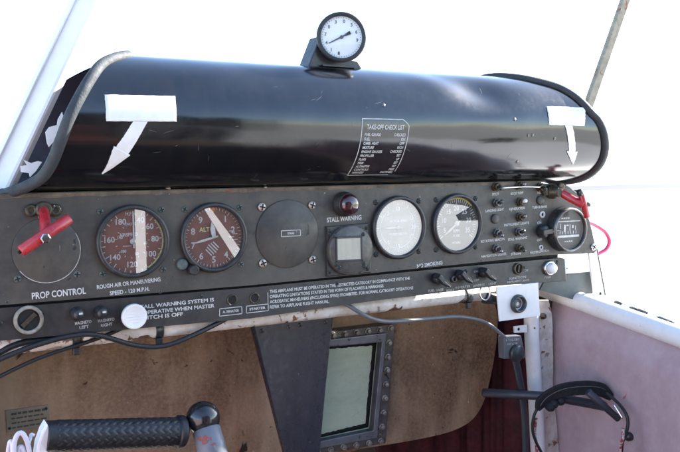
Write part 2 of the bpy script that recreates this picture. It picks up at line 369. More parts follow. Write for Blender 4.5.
# ------------------------------------------------------------------ round instruments
def instrument(name, label, cat, c, ro=38., ri=33., depth=6.5, screws='screw_green', corners=(1, 1, 1, 1), dial='dial_black', extra=None):
    c = Vector(c); t = thing(name, label, cat, c)
    MB().lathe(c, (0, 0, 1), [(ro, 0), (ro, depth * .55), (ro - 1, depth), (ri + 1.2, depth + .2), (ri + .1, depth - .8), (ri, .3)], 72, cap=False).build('bezel', 'bezel', t); global BZ; BZ = bpy.data.objects[list(ROOT)[-1]]
    MB().lathe(c, (0, 0, 1), [(ri + .3, .45), (0, .46)], 72, cap=False).build('dial_face', dial, t)
    gl = MB().lathe(c, (0, 0, 1), [(ri, depth - 2.6), (0, depth - 2.59)], 72, cap=False)
    h = 31.45
    for k, (sx, sy) in enumerate(((-1, 1), (1, 1), (-1, -1), (1, -1))):
        if corners[k]: screw(t, c + Vector((sx * h, sy * h, 0)), 3.3, 1.3, screws)
    return t, gl
def pol(c, ang, r, z):     # clockwise from twelve o'clock
    a = R(ang); return Vector((c[0] + r * math.sin(a), c[1] + r * math.cos(a), z))
def tick(mb, c, ang, r0, r1, w, z):
    p = pol(c, ang, r0, z); q = pol(c, ang, r1, z); mb.box((p + q) / 2, (w, r1 - r0, .1), -R(ang))
def arc(mb, c, a0, a1, r0, r1, z, n=40):
    vs = []
    for i in range(n + 1):
        a = a0 + (a1 - a0) * i / n; vs += [pol(c, a, r0, z), pol(c, a, r1, z)]
    mb.add(vs, [[2 * i, 2 * i + 1, 2 * i + 3, 2 * i + 2] for i in range(n)])

# airspeed
cA = Vector((0, 0, 0))
t, gl = instrument('airspeed_indicator', 'brown faced airspeed dial in miles per hour, above the ROUGH AIR OR MANEUVERING lettering', 'airspeed indicator', cA, dial='dial_brown')
mb = MB(); z = .7
for a, s in [(22, '40'), (51, '60'), (86, '80'), (126, '100'), (182, '120'), (230, '140'), (277, '160'), (331, '180')]:
    p = pol(cA, a, 23.6, z); text_c(mb, s, p, 5.6, 0, z, .66)
for a in range(20, 336, 11): tick(mb, cA, a, 28 if (a // 11) % 2 else 30, 32.4, .9, z)
text_c(mb, 'M.P.H.', (-1, 28.4), 3.2, 0, z, .62); text_c(mb, 'KNOTS', (-2, 18), 2.6, 0, z); text_c(mb, 'AIRSPEED', (-4, 7.2), 3.4, 0, z, .6)
for a, s in [(290, '140'), (224, '100'), (163, '80'), (100, '60')]: text_c(mb, s, pol(cA, a, 13.5, z), 2.9, 0, z)
for a in range(40, 330, 24): tick(mb, cA, a, 16, 18, .6, z)
mb.box((-5.5, -4.5, z), (9, .6, .1))
mb.build('dial_markings', 'print', t)
mb = MB(); arc(mb, cA, 48, 152, 31.0, 32.6, .75); mb.build('speed_arc', 'lime', t)
nd = MB(); nd.box((1.1, 12, 1.5), (1.5, 38, .5)); nd.lathe((0, 0, .6), (0, 0, 1), [(3, 0), (3, 1.6), (0, 1.8)], 20); nd.build('needle', 'print', t)
gl.build('glass', 'glass', BZ)

# altimeter
cB = Vector((87.8, -.4, 0))
t, gl = instrument('altimeter', 'brown faced altimeter with white hands and setting knob, left of the blank round cover', 'altimeter', cB, corners=(1, 1, 0, 1), dial='dial_brown')
mb = MB()
for k in range(10):
    if k in (0, 3): continue
    text_c(mb, str(k), pol(cB, 36 * k, 24, z), 6.6, 0, z, .66)
for k in range(50): tick(mb, cB, 7.2 * k, 29.6 if k % 5 else 28.4, 32.2, .6 if k % 5 else .9, z)
for k in range(5):
    e = k - 2; mb.box((cB.x - 1.5 + e * 2.1, cB.y - 12 + e * 2.0, z), (1.25, 12.5 - abs(e) * 1.6, .1), R(44))
for k in range(4):
    mb.box((cB.x + 21 + k % 2 * 4, cB.y + 6 - k * 3.2, z), (6, .9, .1)); 
mb.build('dial_markings', 'print', t)
mb = MB(); arc(mb, cB, 0, 360, 0.1, 18.5, .55, 60); mb.build('dial_centre', 'dial_inner', t)
mb = MB(); text_c(mb, 'ALT', (cB.x - 10, cB.y + 9), 4.6, 0, .8, .66); mb.build('alt_lettering', 'lime', t)
mb = MB(); mb.add([pol(cB, -6, 32, .8), pol(cB, 6, 32, .8), pol(cB, 0, 26, .8)], [[0, 2, 1]]); mb.build('index_mark', 'orange', t)
nd = MB()
def hand(mb, c, ang, L, w, tail, z, tip=True):
    a = R(ang); d = Vector((math.sin(a), math.cos(a), 0)); n = Vector((d.y, -d.x, 0)); c = Vector((c[0], c[1], z))
    P = [c - d * tail + n * w * .35, c - d * tail - n * w * .35, c + d * L * .55 - n * w * .5, c + d * L - n * .25, c + d * L + n * .25, c + d * L * .55 + n * w * .5]
    mb.add(P + [p + Vector((0, 0, .5)) for p in P], [[0, 5, 4, 3, 2, 1][::-1], [6, 7, 8, 9, 10, 11][::-1]] + [[i, (i + 1) % 6, (i + 1) % 6 + 6, i + 6] for i in range(6)])
hand(nd, cB, 257, 25, 2.6, 5, 1.6); hand(nd, (cB.x, cB.y), -8, 17, 5.6, 0, 2.4); nd.build('hands', 'print', t)
gl.build('glass', 'glass', BZ)
k = U(193.5, 270, 7); MB().cyl((k.x, k.y, 0), (k.x, k.y, 12), 5.6, 5.2, 20, 1).build('setting_knob', 'bezel', t)
k = U(182.5, 264.5, 2); MB().cyl((k.x, k.y, 0), (k.x, k.y, 4), 6.5, 6, 20, 1).build('corner_boss', 'screw_green', t)

# blank cover
cC = Vector((176.7, -.9, 0))
t = thing('blank_cover_plate', 'round grey blanking plate with a small boxed label, held by four bright screws', 'cover plate', cC)
MB().lathe(cC, (0, 0, 1), [(38.6, .1), (38.6, 1.3), (38.0, 1.7), (0, 1.75)], 72, cap=False).build('plate', 'panel', t)
for sx in (-1, 1):
    for sy in (-1, 1): screw(t, cC + Vector((sx * 31.4, sy * 31.4, .6)), 4.7, 2.4, 'screw_pale')
mb = MB(); w, h = 24, 6.6; cc = cC + Vector((3.5, .5, 2))
for dx, dy, sx, sy in ((0, h / 2, w, .7), (0, -h / 2, w, .7), (w / 2, 0, .7, h), (-w / 2, 0, .7, h)): mb.box(cc + Vector((dx, dy, 0)), (sx, sy, .12), R(0))
text_c(mb, 'SPARE', (cc.x, cc.y), 2.4, 0, 2.05, .6); mb.build('lettering', 'print', t)

# pale gauge (vertical speed)
cD = Vector((326.3, -.5, 0))
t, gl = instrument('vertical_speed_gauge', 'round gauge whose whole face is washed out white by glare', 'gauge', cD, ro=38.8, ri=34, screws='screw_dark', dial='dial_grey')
mb = MB()
for k in range(12): tick(mb, cD, 30 * k, 27, 32, 1.2, z)
for k in range(60): tick(mb, cD, 6 * k, 30, 32, .5, z)
for a, s in [(-38, '5'), (-142, '5'), (0, '10'), (180, '10'), (60, '15'), (120, '15'), (90, '20')]: text_c(mb, s, pol(cD, a, 23, z), 5, 0, z)
arc(mb, cD, 40, 320, 24.6, 25.3, z)
text_c(mb, 'VERTICAL SPEED', (cD.x, cD.y + 8), 2.6, 0, z); text_c(mb, '100 FEET PER MIN', (cD.x, cD.y - 8), 2.6, 0, z)
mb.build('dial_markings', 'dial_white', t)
nd = MB(); hand(nd, cD, -90, 22, 2.4, 6, 1.6); nd.lathe((cD.x, cD.y, .6), (0, 0, 1), [(3, 0), (3, 1.6), (0, 1.8)], 20); nd.build('needle', 'print', t)
gl.build('glass', 'glass', BZ)

# tachometer
cE = Vector((415.4, 0, 0))
t, gl = instrument('tachometer', 'black faced engine speed dial with a yellow arc along its top', 'tachometer', cE, ro=38.8, ri=34, screws='screw_dark', dial='dial_black')
mb = MB()
for k in range(41):
    a = -125 + 250 * k / 40; tick(mb, cE, a, 25.5 if k % 5 == 0 else 27.5, 31.6, 1.3 if k % 5 == 0 else .8, z)
for a, s in [(-112, '5'), (-75, '10'), (-37, '15'), (0, '20'), (40, '25'), (78, '30'), (115, '35')]: text_c(mb, s, pol(cE, a, 20, z), 6, 0, z, .64)
text_c(mb, 'RPM', (cE.x, cE.y - 9), 4, 0, z); text_c(mb, 'X 100', (cE.x, cE.y - 15), 3, 0, z); text_c(mb, 'HOURS', (cE.x, cE.y - 24), 3, 0, z)
mb.build('dial_markings', 'print', t)
mb = MB(); arc(mb, cE, -22, 48, 31.8, 33.8, .75); mb.build('speed_arc', 'yellow', t)
nd = MB(); hand(nd, cE, 235, 24, 2.6, 6, 1.6); nd.lathe((cE.x, cE.y, .6), (0, 0, 1), [(3.5, 0), (3.5, 1.6), (0, 1.8)], 20); nd.build('needle', 'print', t)
gl.build('glass', 'glass', BZ)

# square instrument
P = [U(*q, 0) for q in [(325.5, 226.5), (367, 223), (370, 272.5), (326, 276.5)]]
cS = sum(P, Vector()) / 4
t = thing('turn_and_slip_gauge', 'square flanged grey gauge with a blank cream window, under the STALL WARNING lettering', 'gauge', cS)
MB().prism([p[:2] for p in P], .1, 3.2, 1.2).build('flange', 'bezel', t)
rr = 29.5
MB().lathe((cS.x, cS.y, 0), (0, 0, 1), [(rr, 3), (rr, 9), (rr - 1.5, 10.5), (0, 10.6)], 60, cap=False).build('housing', 'gauge_metal', t)
Q = [U(*q, 10.6) for q in [(336.2, 237.8), (361.3, 236.6), (361.8, 259.8), (336.6, 261.2)]]
w0 = sum(Q, Vector()) / 4
outer = [w0 + (q - w0) * 1.0 for q in Q]
mb = MB()
for i in range(4):
    p, q = outer[i], outer[(i + 1) % 4]; m = (p + q) / 2
    mb.box(m + Vector((0, 0, .4)), ((q - p).length + 2.2, 2.2, 1.6), math.atan2(q.y - p.y, q.x - p.x), .4)
mb.build('window_rim', 'bezel', t)
MB().prism([q[:2] for q in outer], 10.4, 10.85).build('window', 'dial_cream', t)
for q in [(334, 236), (363.3, 234.3), (336, 264.5), (363.6, 263), (339, 267.5), (364.5, 266.5)]: screw(t, U(*q, 10.4), 2.5, 1.1, 'screw_dark')
for q in [(329.5, 231), (366.5, 228), (367.3, 269), (329.5, 272.5)]: screw(t, U(*q, 3.1), 2.3, .9, 'screw_dark')

# stall lamp
c0 = U(343.5, 204, 0)
t = thing('stall_warning_lamp', 'dark red domed warning lamp in a metal collar, above the STALL WARNING lettering', 'warning lamp', c0)
MB().lathe(c0, (0, 0, 1), [(14.8, .1), (14.8, 3), (13.8, 4), (13.8, 9), (13.0, 9.6), (13.0, 12), (12.4, 13), (11.0, 13)], 40, cap=False).build('collar', 'bezel', t)
MB().lathe(c0, (0, 0, 1), [(12.2, 11), (12.2, 14), (11.3, 17.2), (8.4, 19.6), (4.4, 20.8), (0, 21.2)], 40, cap=False).build('lens', 'lens', t)

# right hand gauge
cg = U(570.4, 229.8, 15); c0 = Vector((cg.x, cg.y, 0))
t = thing('suction_gauge', 'small black gauge with white bars at the far right, below the red T handle', 'gauge', c0)
MB().lathe(c0, (0, 0, 1), [(31, .1), (31, 12), (30, 16), (27.6, 17), (26.6, 15.5), (26.2, 11)], 60, cap=False).build('bezel', 'bezel', t)
MB().lathe(c0, (0, 0, 1), [(30.2, 15.6), (29.4, 17.4), (27.8, 17.6), (27, 16.6)], 60, cap=False).build('rim', 'steel', t)
MB().lathe(c0, (0, 0, 1), [(26.5, 11.2), (0, 11.3)], 60, cap=False).build('dial_face', 'dial_black', t)
mb = MB(); zz = 11.6
mb.box(c0 + Vector((0, 11.5, zz)), (44, 1.3, .1)); mb.box(c0 + Vector((0, -9, zz)), (40, 3.0, .1))
[mb.box((c0.x - 12 + 4 * k, c0.y + 16, zz), (3, 1.6, .1)) for k in range(4)]; [mb.box((c0.x + q_[0], c0.y + q_[1], zz), (q_[2], q_[3], .1)) for q_ in ((-15, 3, 1.2, 12), (-7, 2, 3.2, 10), (-2, 6, 4, 1.6), (2.5, 3, 1.2, 9), (8, 4, 3, 4), (13, 2, 1.2, 6))]
for k in range(7): mb.box(c0 + Vector((-16 + k * 5, -3.8, zz)), (1, 4, .1))
[mb.box((c0.x - 6 + 4 * k, c0.y - 16, zz), (2.6, 1.4, .1)) for k in range(4)]
mb.build('dial_markings', 'print', t)
MB().lathe(c0, (0, 0, 1), [(26.8, 14.5), (0, 14.52)], 60, cap=False).build('glass', 'glass_thin', t)
b = U(593, 247, 0); t2 = screw(panel, b, 5.2, 2.6, 'chrome')

# PROP CONTROL round plate
cp = U(47, 250.5, 0)
t = thing('prop_control_plate', 'round dark plate with a pale worn rim, behind the left red T handle', 'cover plate', cp)
MB().lathe(cp, (0, 0, 1), [(32, .1), (32, .7), (31.4, .9), (0, .95)], 64, cap=False).build('plate', 'panel', t)
mb = MB(); arc(mb, cp, 60, 235, 31.3, 32.0, .98); mb.build('worn_rim', 'print_dull', t)
for q in [(17.6, 279), (77, 274.4)]: screw(t, U(*q, 0), 3.6, 1.3, 'screw_green')

# left T handle
a = U(43.8, 209.5, 3); b = U(45.5, 237.5, 38)
t = thing('prop_control_pull', 'red T handle with a pale bolt, over the PROP CONTROL plate at the left', 'T handle', (a.x, a.y, 0))
mb = MB()
for q in [(31, 210.4), (55, 210)]: c = U(*q, 0); mb.lathe(c, (0, 0, 1), [(6.2, .1), (6.2, 2.5), (4.5, 3.6), (3, 3.6), (2.6, 1.2), (0, 1.2)], 24, cap=False)
m_ = (U(31, 210.4) + U(55, 210)) / 2; mb.box(m_ + Vector((0, 0, 1.0)), (30, 9, 1.6), 0, .5); mb.lathe((a.x, a.y, 0), (0, 0, 1), [(8, 0), (8, 5), (6, 6)], 24)
mb.build('mounting_bracket', 'brass', t)
MB().tube([a - Vector((0, 0, 2)), a + (b - a) * .35 + Vector((0, 0, 2)), b], 5.0, 16).build('stem', 'red', t)
e0 = U(20.5, 251.5, 40); e1 = U(70, 218.3, 36)
mb = MB(); mb.mat(0).cyl(e0, e1, 5.4, 5.4, 24, .8); d = (e1 - e0).normalized()
mb.mat(1).cyl(e1 - d * .3, e1 + d * .12, 3.4, 3.4, 16); mb.cyl(e0 - d * 2.6, e0, 1.6, 1.6, 10)
mb.build('crossbar', ['red', 'slot'], t)
bc = U(45.6, 238.5, 43.5); MB().lathe(bc, (-.1, .1, 1), [(4.8, -2), (4.8, 2.6), (3.6, 3.6), (0, 3.7)], 6, False).build('bolt', 'chrome', t)

# right T handle
a = U(549, 191, 4); b = U(583, 205, 34)
t = thing('release_pull', 'red T handle with dark end bolts at the top right corner of the panel', 'T handle', (a.x, a.y, 0))
mb = MB(); mb.lathe(U(551, 191.5, 0), (0, 0, 1), [(10, .1), (10, 6), (7, 8), (7, 16), (4, 17)], 20); mb.lathe(U(543.5, 191.5, 0), (0, 0, 1), [(6, .1), (6, 5), (3, 7)], 6, False); mb.lathe(U(558, 186.5, 0), (0, 0, 1), [(6, .1), (6, 7), (4, 8)], 6, False)
mb.build('mounting_bracket', 'brass', t)
MB().tube([U(558, 190.5, 8), U(570, 198, 22), b], 5.4, 16).build('stem', 'red', t)
e0 = U(581, 193.5, 34); e1 = U(587.3, 217.5, 34)
MB().cyl(e0, e1, 4.3, 4.3, 20, .8).build('crossbar', 'red', t)
c = U(581.2, 192.5, 38); MB().lathe(c, (.2, .1, 1), [(4.6, -4), (4.6, 1), (3, 2.2), (0, 2.4)], 20).build('bolt', 'screw_dark', t)
c = U(588.6, 204.5, 36); MB().lathe(c, (.8, -.1, .5), [(3, -4), (3.4, 2), (0, 2.4)], 16).build('bolt', 'screw_green', t)
# safety wire
p = U(502, 188, 9); q = U(541, 187, 9)
mb = MB(); mb.tube([p, (p + q) / 2 + Vector((0, 1.0, 0)), q], .9, 8); mb.build('safety_wire', 'chrome', None, loc=p, label='thin bright safety wire stretched level across the top row of toggle switches', category='wire')

# toggle switches
def make_switch(px, label, up=True, metal='brass', lever='steel'):
    c = U(*px, 0); t = thing('toggle_switch', label, 'toggle switch', c, 'toggle switches on the right of the panel')
    MB().lathe(c, (0, 0, 1), [(6.6, .1), (6.6, 2.6), (6.0, 3.0)], 6, False).build('nut', metal, t)
    MB().lathe(c, (0, 0, 1), [(4.9, 2.8), (4.9, 6.5), (4.2, 7.4), (3.2, 7.4), (2.6, 6)], 20).build('bushing', metal, t)
    d = Vector((-.22, .30 if up else -.34, 1)).normalized()
    MB().lathe(c + Vector((0, 0, 6)), d, [(1.7, 0), (2.0, 3), (2.7, 7), (2.3, 8.6), (0, 9.2)], 14).build('lever', lever, t)
    return t
G = {}
for key, (up, me, le) in {'br_up': (True, 'brass', 'steel'), 'br_dn': (False, 'brass', 'screw_dark'), 'st_up': (True, 'steel', 'screw_dark'), 'st_dn': (False, 'steel', 'steel'), 'wh': (True, 'brass', 'white')}.items(): G[key] = (up, me, le)
proto = {}
for px, key, label in [((495.3, 186.6), 'br_dn', 'rusty toggle switch above the PITOT lettering, first in the top row'),
                       ((518.5, 185.3), 'br_up', 'rusty toggle switch above the BOOST PUMP lettering'),
                       ((539.5, 187.2), 'br_dn', 'rusty toggle switch above HEAT, beside the red T handle bracket'),
                       ((496.0, 202.8), 'st_up', 'toggle switch above the LANDING LIGHT lettering'),
                       ((519.8, 202.0), 'wh', 'toggle switch with a pale tip, above the GENERATOR lettering'),
                       ((519.2, 217.0), 'br_up', 'toggle switch above the INSTRUMENT LIGHTS lettering'),
                       ((496.6, 233.0), 'st_dn', 'shiny toggle switch above the ROTATING BEACON lettering'),
                       ((518.0, 232.0), 'st_up', 'toggle switch above the smaller STALL WARNING lettering among the switches'),
                       ((495.5, 248.7), 'st_dn', 'shiny toggle switch above the NAVIGATION LIGHTS lettering'),
                       ((518.5, 248.0), 'br_dn', 'toggle switch above the STROBE lettering, last in the bottom row')]:
    if key in proto: copy_tree(proto[key], U(*px, 0), label)
    else: proto[key] = make_switch(px, label, *G[key])
def plug(px, label, mat='panel', r=6.4):
    c = U(*px, 0); mb = MB(); mb.lathe(c, (0, 0, 1), [(r, .1), (r, 2), (r - 1, 3), (0, 3.4)], 24); mb.build('hole_plug', mat, None, loc=c, label=label, category='hole plug', group='blank plugs among the switches')
plug((494.9, 218.8), 'round grey blank plug below the LANDING LIGHT lettering')
plug((540.0, 200.3), 'round grey blank plug above the TURN & BANK lettering')
for px, r, lab in [((542, 214.5), 4.6, 'white ringed fuse holder under the TURN & BANK lettering'), ((540.6, 247.4), 3.6, 'small slotted white ring just above the MASTER SWITCH lettering')]:
    c = U(*px, 0); mb = MB(); mb.mat(0).lathe(c, (0, 0, 1), [(r, .1), (r, 1.6), (r * .55, 1.8), (r * .5, .4)], 24, cap=False); mb.mat(1).lathe(c, (0, 0, 1), [(r * .52, .35), (0, .36)], 20, cap=False)
    mb.build('fuse_holder', ['print', 'slot'], None, loc=c, label=lab, category='fuse holder')

def pointer_knob(name, px, ang, label, group=None, r=7.5, L=19, z0=0, mat='black'):
    c = U(*px, z0); t = thing(name, label, 'knob', c, group)
    MB().lathe(c, (0, 0, 1), [(r, .1), (r * .98, 4), (r * .9, 9), (r * .7, 10.5), (0, 10.8)], 28).build('base', mat, t)
    a = R(ang); mb = MB()
    hw = 3.0; poly = [(-r * 1.0, -hw), (r * .6, -hw * 1.05), (L, -1.5), (L, 1.5), (r * .6, hw * 1.05), (-r * 1.0, hw)]
    mb.prism(poly, 5, 15, 1.0); mb.xf(lambda p: c + Matrix.Rotation(a, 3, 'Z') @ p); PT = mb.build('pointer', mat, t)
    mb = MB(); mb.box((L * .6, 0, 15.1), (L * .6, .7, .1)); mb.xf(lambda p: c + Matrix.Rotation(a, 3, 'Z') @ p); mb.build('index_line', 'print_dull', PT)
    return t
pointer_knob('selector_knob', (541, 231), 2, 'large black pointer knob between ON and OFF, beside the small black gauge', None, 9, 24)
g = 'black pointer knobs on the lower strip'
k1 = pointer_knob('pointer_knob', (435.5, 278), -40, 'black pointer knob above the FUEL GAGE LAMP lettering', g, 6.6, 15.5, 1.6)
for px, lab in [((458.5, 274.5), 'black pointer knob above the INVERTER lettering, middle of the three on the lower strip'), ((482.0, 272), 'black pointer knob above the LIGHT lettering, nearest the key switch')]:
    copy_tree(k1, U(*px, 1.6), lab)
# little lock ring between knobs
c = U(453.5, 279, 1.6); mb = MB(); mb.mat(0).lathe(c, (0, 0, 1), [(4.4, 0), (4.4, 3), (2.6, 3.4), (2.4, 1)], 20, cap=False).mat(1).lathe(c, (0, 0, 1), [(2.5, .9), (0, .9)], 20, cap=False)
mb.build('jack_socket', ['steel', 'slot'], None, loc=c, label='tiny metal jack socket between the first two black pointer knobs', category='jack socket')
# key switches
def key_switch(px, r, label, ang):
    c = U(*px, 1.6); t = thing('key_switch', label, 'key switch', c)
    MB().lathe(c, (0, 0, 1), [(r, 0), (r, 2), (r * .93, 3), (r * .78, 3.2), (r * .74, 1)], 36, cap=False).build('ring', 'brass' if r < 12 else 'corroded', t)
    MB().lathe(c, (0, 0, 1), [(r * .78, .8), (0, .8)], 36, cap=False).build('barrel', 'slot', t)
    MB().box(c + Vector((0, 0, 2)), (r * 1.2, r * .32, 2.0), ang, .4).build('rotor', 'brass', t)
key_switch((28.5, 319.8), 14, 'open round key switch with a corroded pale ring, left end of the lower strip', R(42))
key_switch((517.6, 268.6), 8, 'small key switch in a worn brass ring, above the IGNITION lettering', R(80))
for q in [(521.5, 264.6), (524, 267.5)]: screw(panel, U(*q, 1.6), 1.8, .7, 'brass')
# magneto knobs
def mag(px, label):
    c = U(*px, 1.6); t = thing('magneto_knob', label, 'knob', c, 'magneto knobs')
    MB().lathe(c, (0, 0, 1), [(7, 0), (6.8, 2), (5.6, 3), (5.2, 8), (4.2, 9.5), (0, 9.8)], 28).build('knob', 'black', t)
    KB = bpy.data.objects[list(ROOT)[-1]]; MB().box(c + Vector((1.6, 1.2, 9.8)), (3.6, 2.0, .5), 0, .2).build('white_mark', 'print', KB); return t
m0 = mag((77, 313.6), 'black knob above the MAGNETO LEFT lettering'); copy_tree(m0, U(100.5, 312, 1.6), 'black knob above the MAGNETO RIGHT lettering')
# white push pull knob
rs = random.Random(3)
c = U(131.2, 314.8, 1.6); t = thing('push_pull_knob', 'large round white knob covering the start of the STALL WARNING SYSTEM lettering', 'knob', c)
MB().cyl(c, c + Vector((0, 0, 10)), 6, 6, 20).build('shaft', 'bezel', t)
MB().lathe(c + Vector((0, 0, 8)), (0, 0, 1), [(11, 0), (12.9, .8), (12.9, 5), (12.5, 6), (11.6, 6.5), (11.2, 6.2), (0, 6.3)], 48).build('cap', 'white', t)
CP = bpy.data.objects[list(ROOT)[-1]]; mb = MB()
for k in range(5):
    w_ = (5, 12, 15, 11, 6)[k]; mb.box(c + Vector((rs.uniform(-1, 1), 6 - 3 * k, 14.42)), (w_, .8, .1))
mb.build('worn_print', 'cap_print', CP)
# chrome push button
c = U(548.6, 268.0, 1.6); t = thing('push_button', 'bright metal push button above the PUSH lettering, right end of the lower strip', 'push button', c)
MB().lathe(c, (0, 0, 1), [(10.5, 0), (10.5, 3), (9.4, 4.6), (7.2, 4.8), (7, 3)], 32, cap=False).build('ring', 'chrome', t)
MB().lathe(c, (0, 0, 1), [(7, 2.5), (7, 9), (6.2, 10.4), (0, 11)], 32, cap=False).build('button', 'white', t)

# ------------------------------------------------------------------ GLARESHIELD
YC, ZC, RC = 120.8, -20., 70.
def cyl_hit(px, py, rr=RC):
    d = ray(px, py); a = d.y ** 2 + d.z ** 2; oy = CAM.y - YC; oz = CAM.z - ZC
    b = 2 * (oy * d.y + oz * d.z); c = oy * oy + oz * oz - rr * rr; D = b * b - 4 * a * c
    t = -b / (2 * a) if D < 0 else (-b - math.sqrt(D)) / (2 * a)
    P = CAM + d * t; return P.x, math.degrees(math.atan2(P.y - YC, P.z - ZC))
LX = [(-125, -118), (-100, -119), (-78, -115), (-65, -104), (-51, -91), (-35, -83.5), (-18, -77.5), (1, -69), (18, -58), (34, -46), (52, -31), (68, -12), (82, 4), (100, 2), (125, -30), (150, -62), (200, -100), (242, -112)]
RX = [(-125, 600), (-100, 612), (-88, 621), (-67, 633), (-48, 636), (-30, 634), (-12, 627), (10, 613), (18, 602), (37, 584), (54, 562), (68, 531), (85, 505), (110, 480), (150, 460), (200, 450), (242, 450)]
def interp(T, th):
    if th <= T[0][0]: return T[0][1]
    for i in range(len(T) - 1):
        if th <= T[i + 1][0]:
            P = [T[max(i - 1, 0)], T[i], T[i + 1], T[min(i + 2, len(T) - 1)]]
            x0, x1 = P[1][0], P[2][0]; t = (th - x0) / (x1 - x0)
            m0 = (P[2][1] - P[0][1]) / (P[2][0] - P[0][0]) * (x1 - x0); m1 = (P[3][1] - P[1][1]) / max(1e-6, P[3][0] - P[1][0]) * (x1 - x0)
            return (2 * t ** 3 - 3 * t ** 2 + 1) * P[1][1] + (t ** 3 - 2 * t ** 2 + t) * m0 + (-2 * t ** 3 + 3 * t ** 2) * P[2][1] + (t ** 3 - t ** 2) * m1
    return T[-1][1]
DENT = [(*cyl_hit(480, 90), 40, 19, -7.5, -.10), (*cyl_hit(432, 84), 34, 14, 1.8, -.1), (*cyl_hit(500, 116), 60, 8, 1.0, .05), (*cyl_hit(262, 80), 60, 14, -2.4, .18), (*cyl_hit(215, 78), 45, 12, 1.0, 0), (*cyl_hit(330, 88), 90, 12, -1.0, .05), (*cyl_hit(555, 148), 40, 16, -1.6, 0), (*cyl_hit(300, 68), 30, 9, 1.2, .15)]
def shell_r(x, th):
    r = RC
    for cx, ct, sx, st, amp, sl in DENT:
        e = ((x - cx) / sx) ** 2 + ((th - ct - sl * (x - cx)) / st) ** 2
        if e < 9: r += amp * math.exp(-e)
    r += .45 * mnoise.noise(Vector((x * .012, th * .03, 1.3))) + .25 * mnoise.noise(Vector((x * .03, th * .05, 4.3)))
    if th < -70: r += (th + 70) * -.02
    return r
def shell_pt(x, th, off=0.):
    r = shell_r(x, th) + off; a = R(th)
    return Vector((x, YC + r * math.sin(a), ZC + r * math.cos(a)))
gs = thing('glareshield', 'rolled glossy black metal glareshield lying along the top of the instrument panel', 'glareshield', (250, 51, -20))
NX, NT = 200, 120; T0, T1 = -118., 242.
for nm, off, mt, flip in (('shell', 0., 'shell', False), ('inner_lining', -1.6, 'liner', True)):
    vs = []; fs = []
    for j in range(NT + 1):
        th = T0 + (T1 - T0) * j / NT; xl = interp(LX, th); xr = interp(RX, th)
        for i in range(NX + 1): vs.append(shell_pt(xl + (xr - xl) * i / NX, th, off))
    for j in range(NT):
        for i in range(NX):
            q = j * (NX + 1) + i; f = [q, q + 1, q + NX + 2, q + NX + 1]; fs.append(f[::-1] if flip else f)
    mb = MB(); mb.add(vs, fs, True)
    if nm == 'shell':       # scuffs and scratches in the paint
        mb.mat(1); rs = random.Random(11)
        for k in range(40):
            px = rs.uniform(115, 560); py = rs.uniform(128, 180) if k % 3 else rs.uniform(66, 128); x, th = cyl_hit(px, py)
            a_ = rs.choice([rs.gauss(.35, .3), rs.gauss(-.2, .3), rs.gauss(1.4, .2)]); L = rs.uniform(2, 13); c_ = rs.uniform(-.03, .03); w_ = rs.uniform(.15, .4)
            P_ = [shell_pt(x + math.cos(a_ + c_ * j) * L * j / 6, th + math.sin(a_ + c_ * j) * L * j / 6 * .8, .1) for j in range(7)]; vv = []
            for i, p in enumerate(P_):
                t_ = (P_[min(i + 1, 6)] - P_[max(i - 1, 0)]).normalized(); s_ = t_.cross(Vector((0, p.y - YC, p.z - ZC)).normalized()) * w_ / 2 * min(1, .3 + i * .4, .3 + (6 - i) * .4); vv += [p + s_, p - s_]
            mb.add(vv, [[2 * i, 2 * i + 1, 2 * i + 3, 2 * i + 2] for i in range(6)])
    mb.build(nm, [mt, 'scratch'], gs)
lp = [shell_pt(interp(LX, th), th, -.5) for th in [T0 + 4 + (84 - T0) * k / 70 for k in range(71)]]
MB().tube(lp, 5.6, 14, False).build('edge_trim', 'rubber', gs, label='grey rubber edge trim at the left end')
rp = [shell_pt(interp(RX, th), th, -.5) for th in [T0 + 4 + (196 - T0) * k / 70 for k in range(71)]]
MB().tube(rp, 6.0, 14, False).build('edge_trim', 'rubber_dark', gs, label='black rubber edge trim at the right end')
# stickers on the shell: outlines from corners on the surface
def sheet_on_shell(outline, off, n=22):
    P = [cyl_hit(*q) for q in outline]
    if len(P) == 4:
        vs = []; fs = []
        for j in range(n + 1):
            for i in range(n + 1):
                u, v = i / n, j / n
                x = (P[0][0] * (1 - u) + P[1][0] * u) * (1 - v) + (P[3][0] * (1 - u) + P[2][0] * u) * v
                th = (P[0][1] * (1 - u) + P[1][1] * u) * (1 - v) + (P[3][1] * (1 - u) + P[2][1] * u) * v
                w = .25 * math.sin(u * 9 + v * 4) * (v)
                vs.append(shell_pt(x + .6 * mnoise.noise(Vector((u * 9, v * 11, 3 + x * .01))), th + .35 * mnoise.noise(Vector((u * 11, v * 9, 9))), off + w))
        for j in range(n):
            for i in range(n):
                q = j * (n + 1) + i; fs.append([q, q + n + 1, q + n + 2, q + 1])
        return MB().add(vs, fs, True)
def solid(o, th=.0004):
    m = o.modifiers.new('thickness', 'SOLIDIFY'); m.thickness = th; m.offset = 1
    return o
a1 = sheet_on_shell([(104.2, 94.8), (175, 96.4), (176.3, 121.6), (106, 121.2)], .5); solid(a1.build('paper_label', 'paper', gs))
mb = sheet_on_shell([(133, 121.0), (147.4, 121.3), (127, 155.2), (115.4, 147.4)], .45)
solid(mb.build('paper_arrow', 'paper', gs)); 
mb = sheet_on_shell([(113.6, 145.6), (130.0, 154.6), (102.6, 173.4), (102.2, 173.2)], .7); solid(mb.build('paper_arrow_head', 'paper', gs))
mb = sheet_on_shell([(546, 106.6), (584.6, 107.6), (584, 126.2), (548.6, 124.8)], .5); solid(mb.build('paper_label', 'paper', gs))
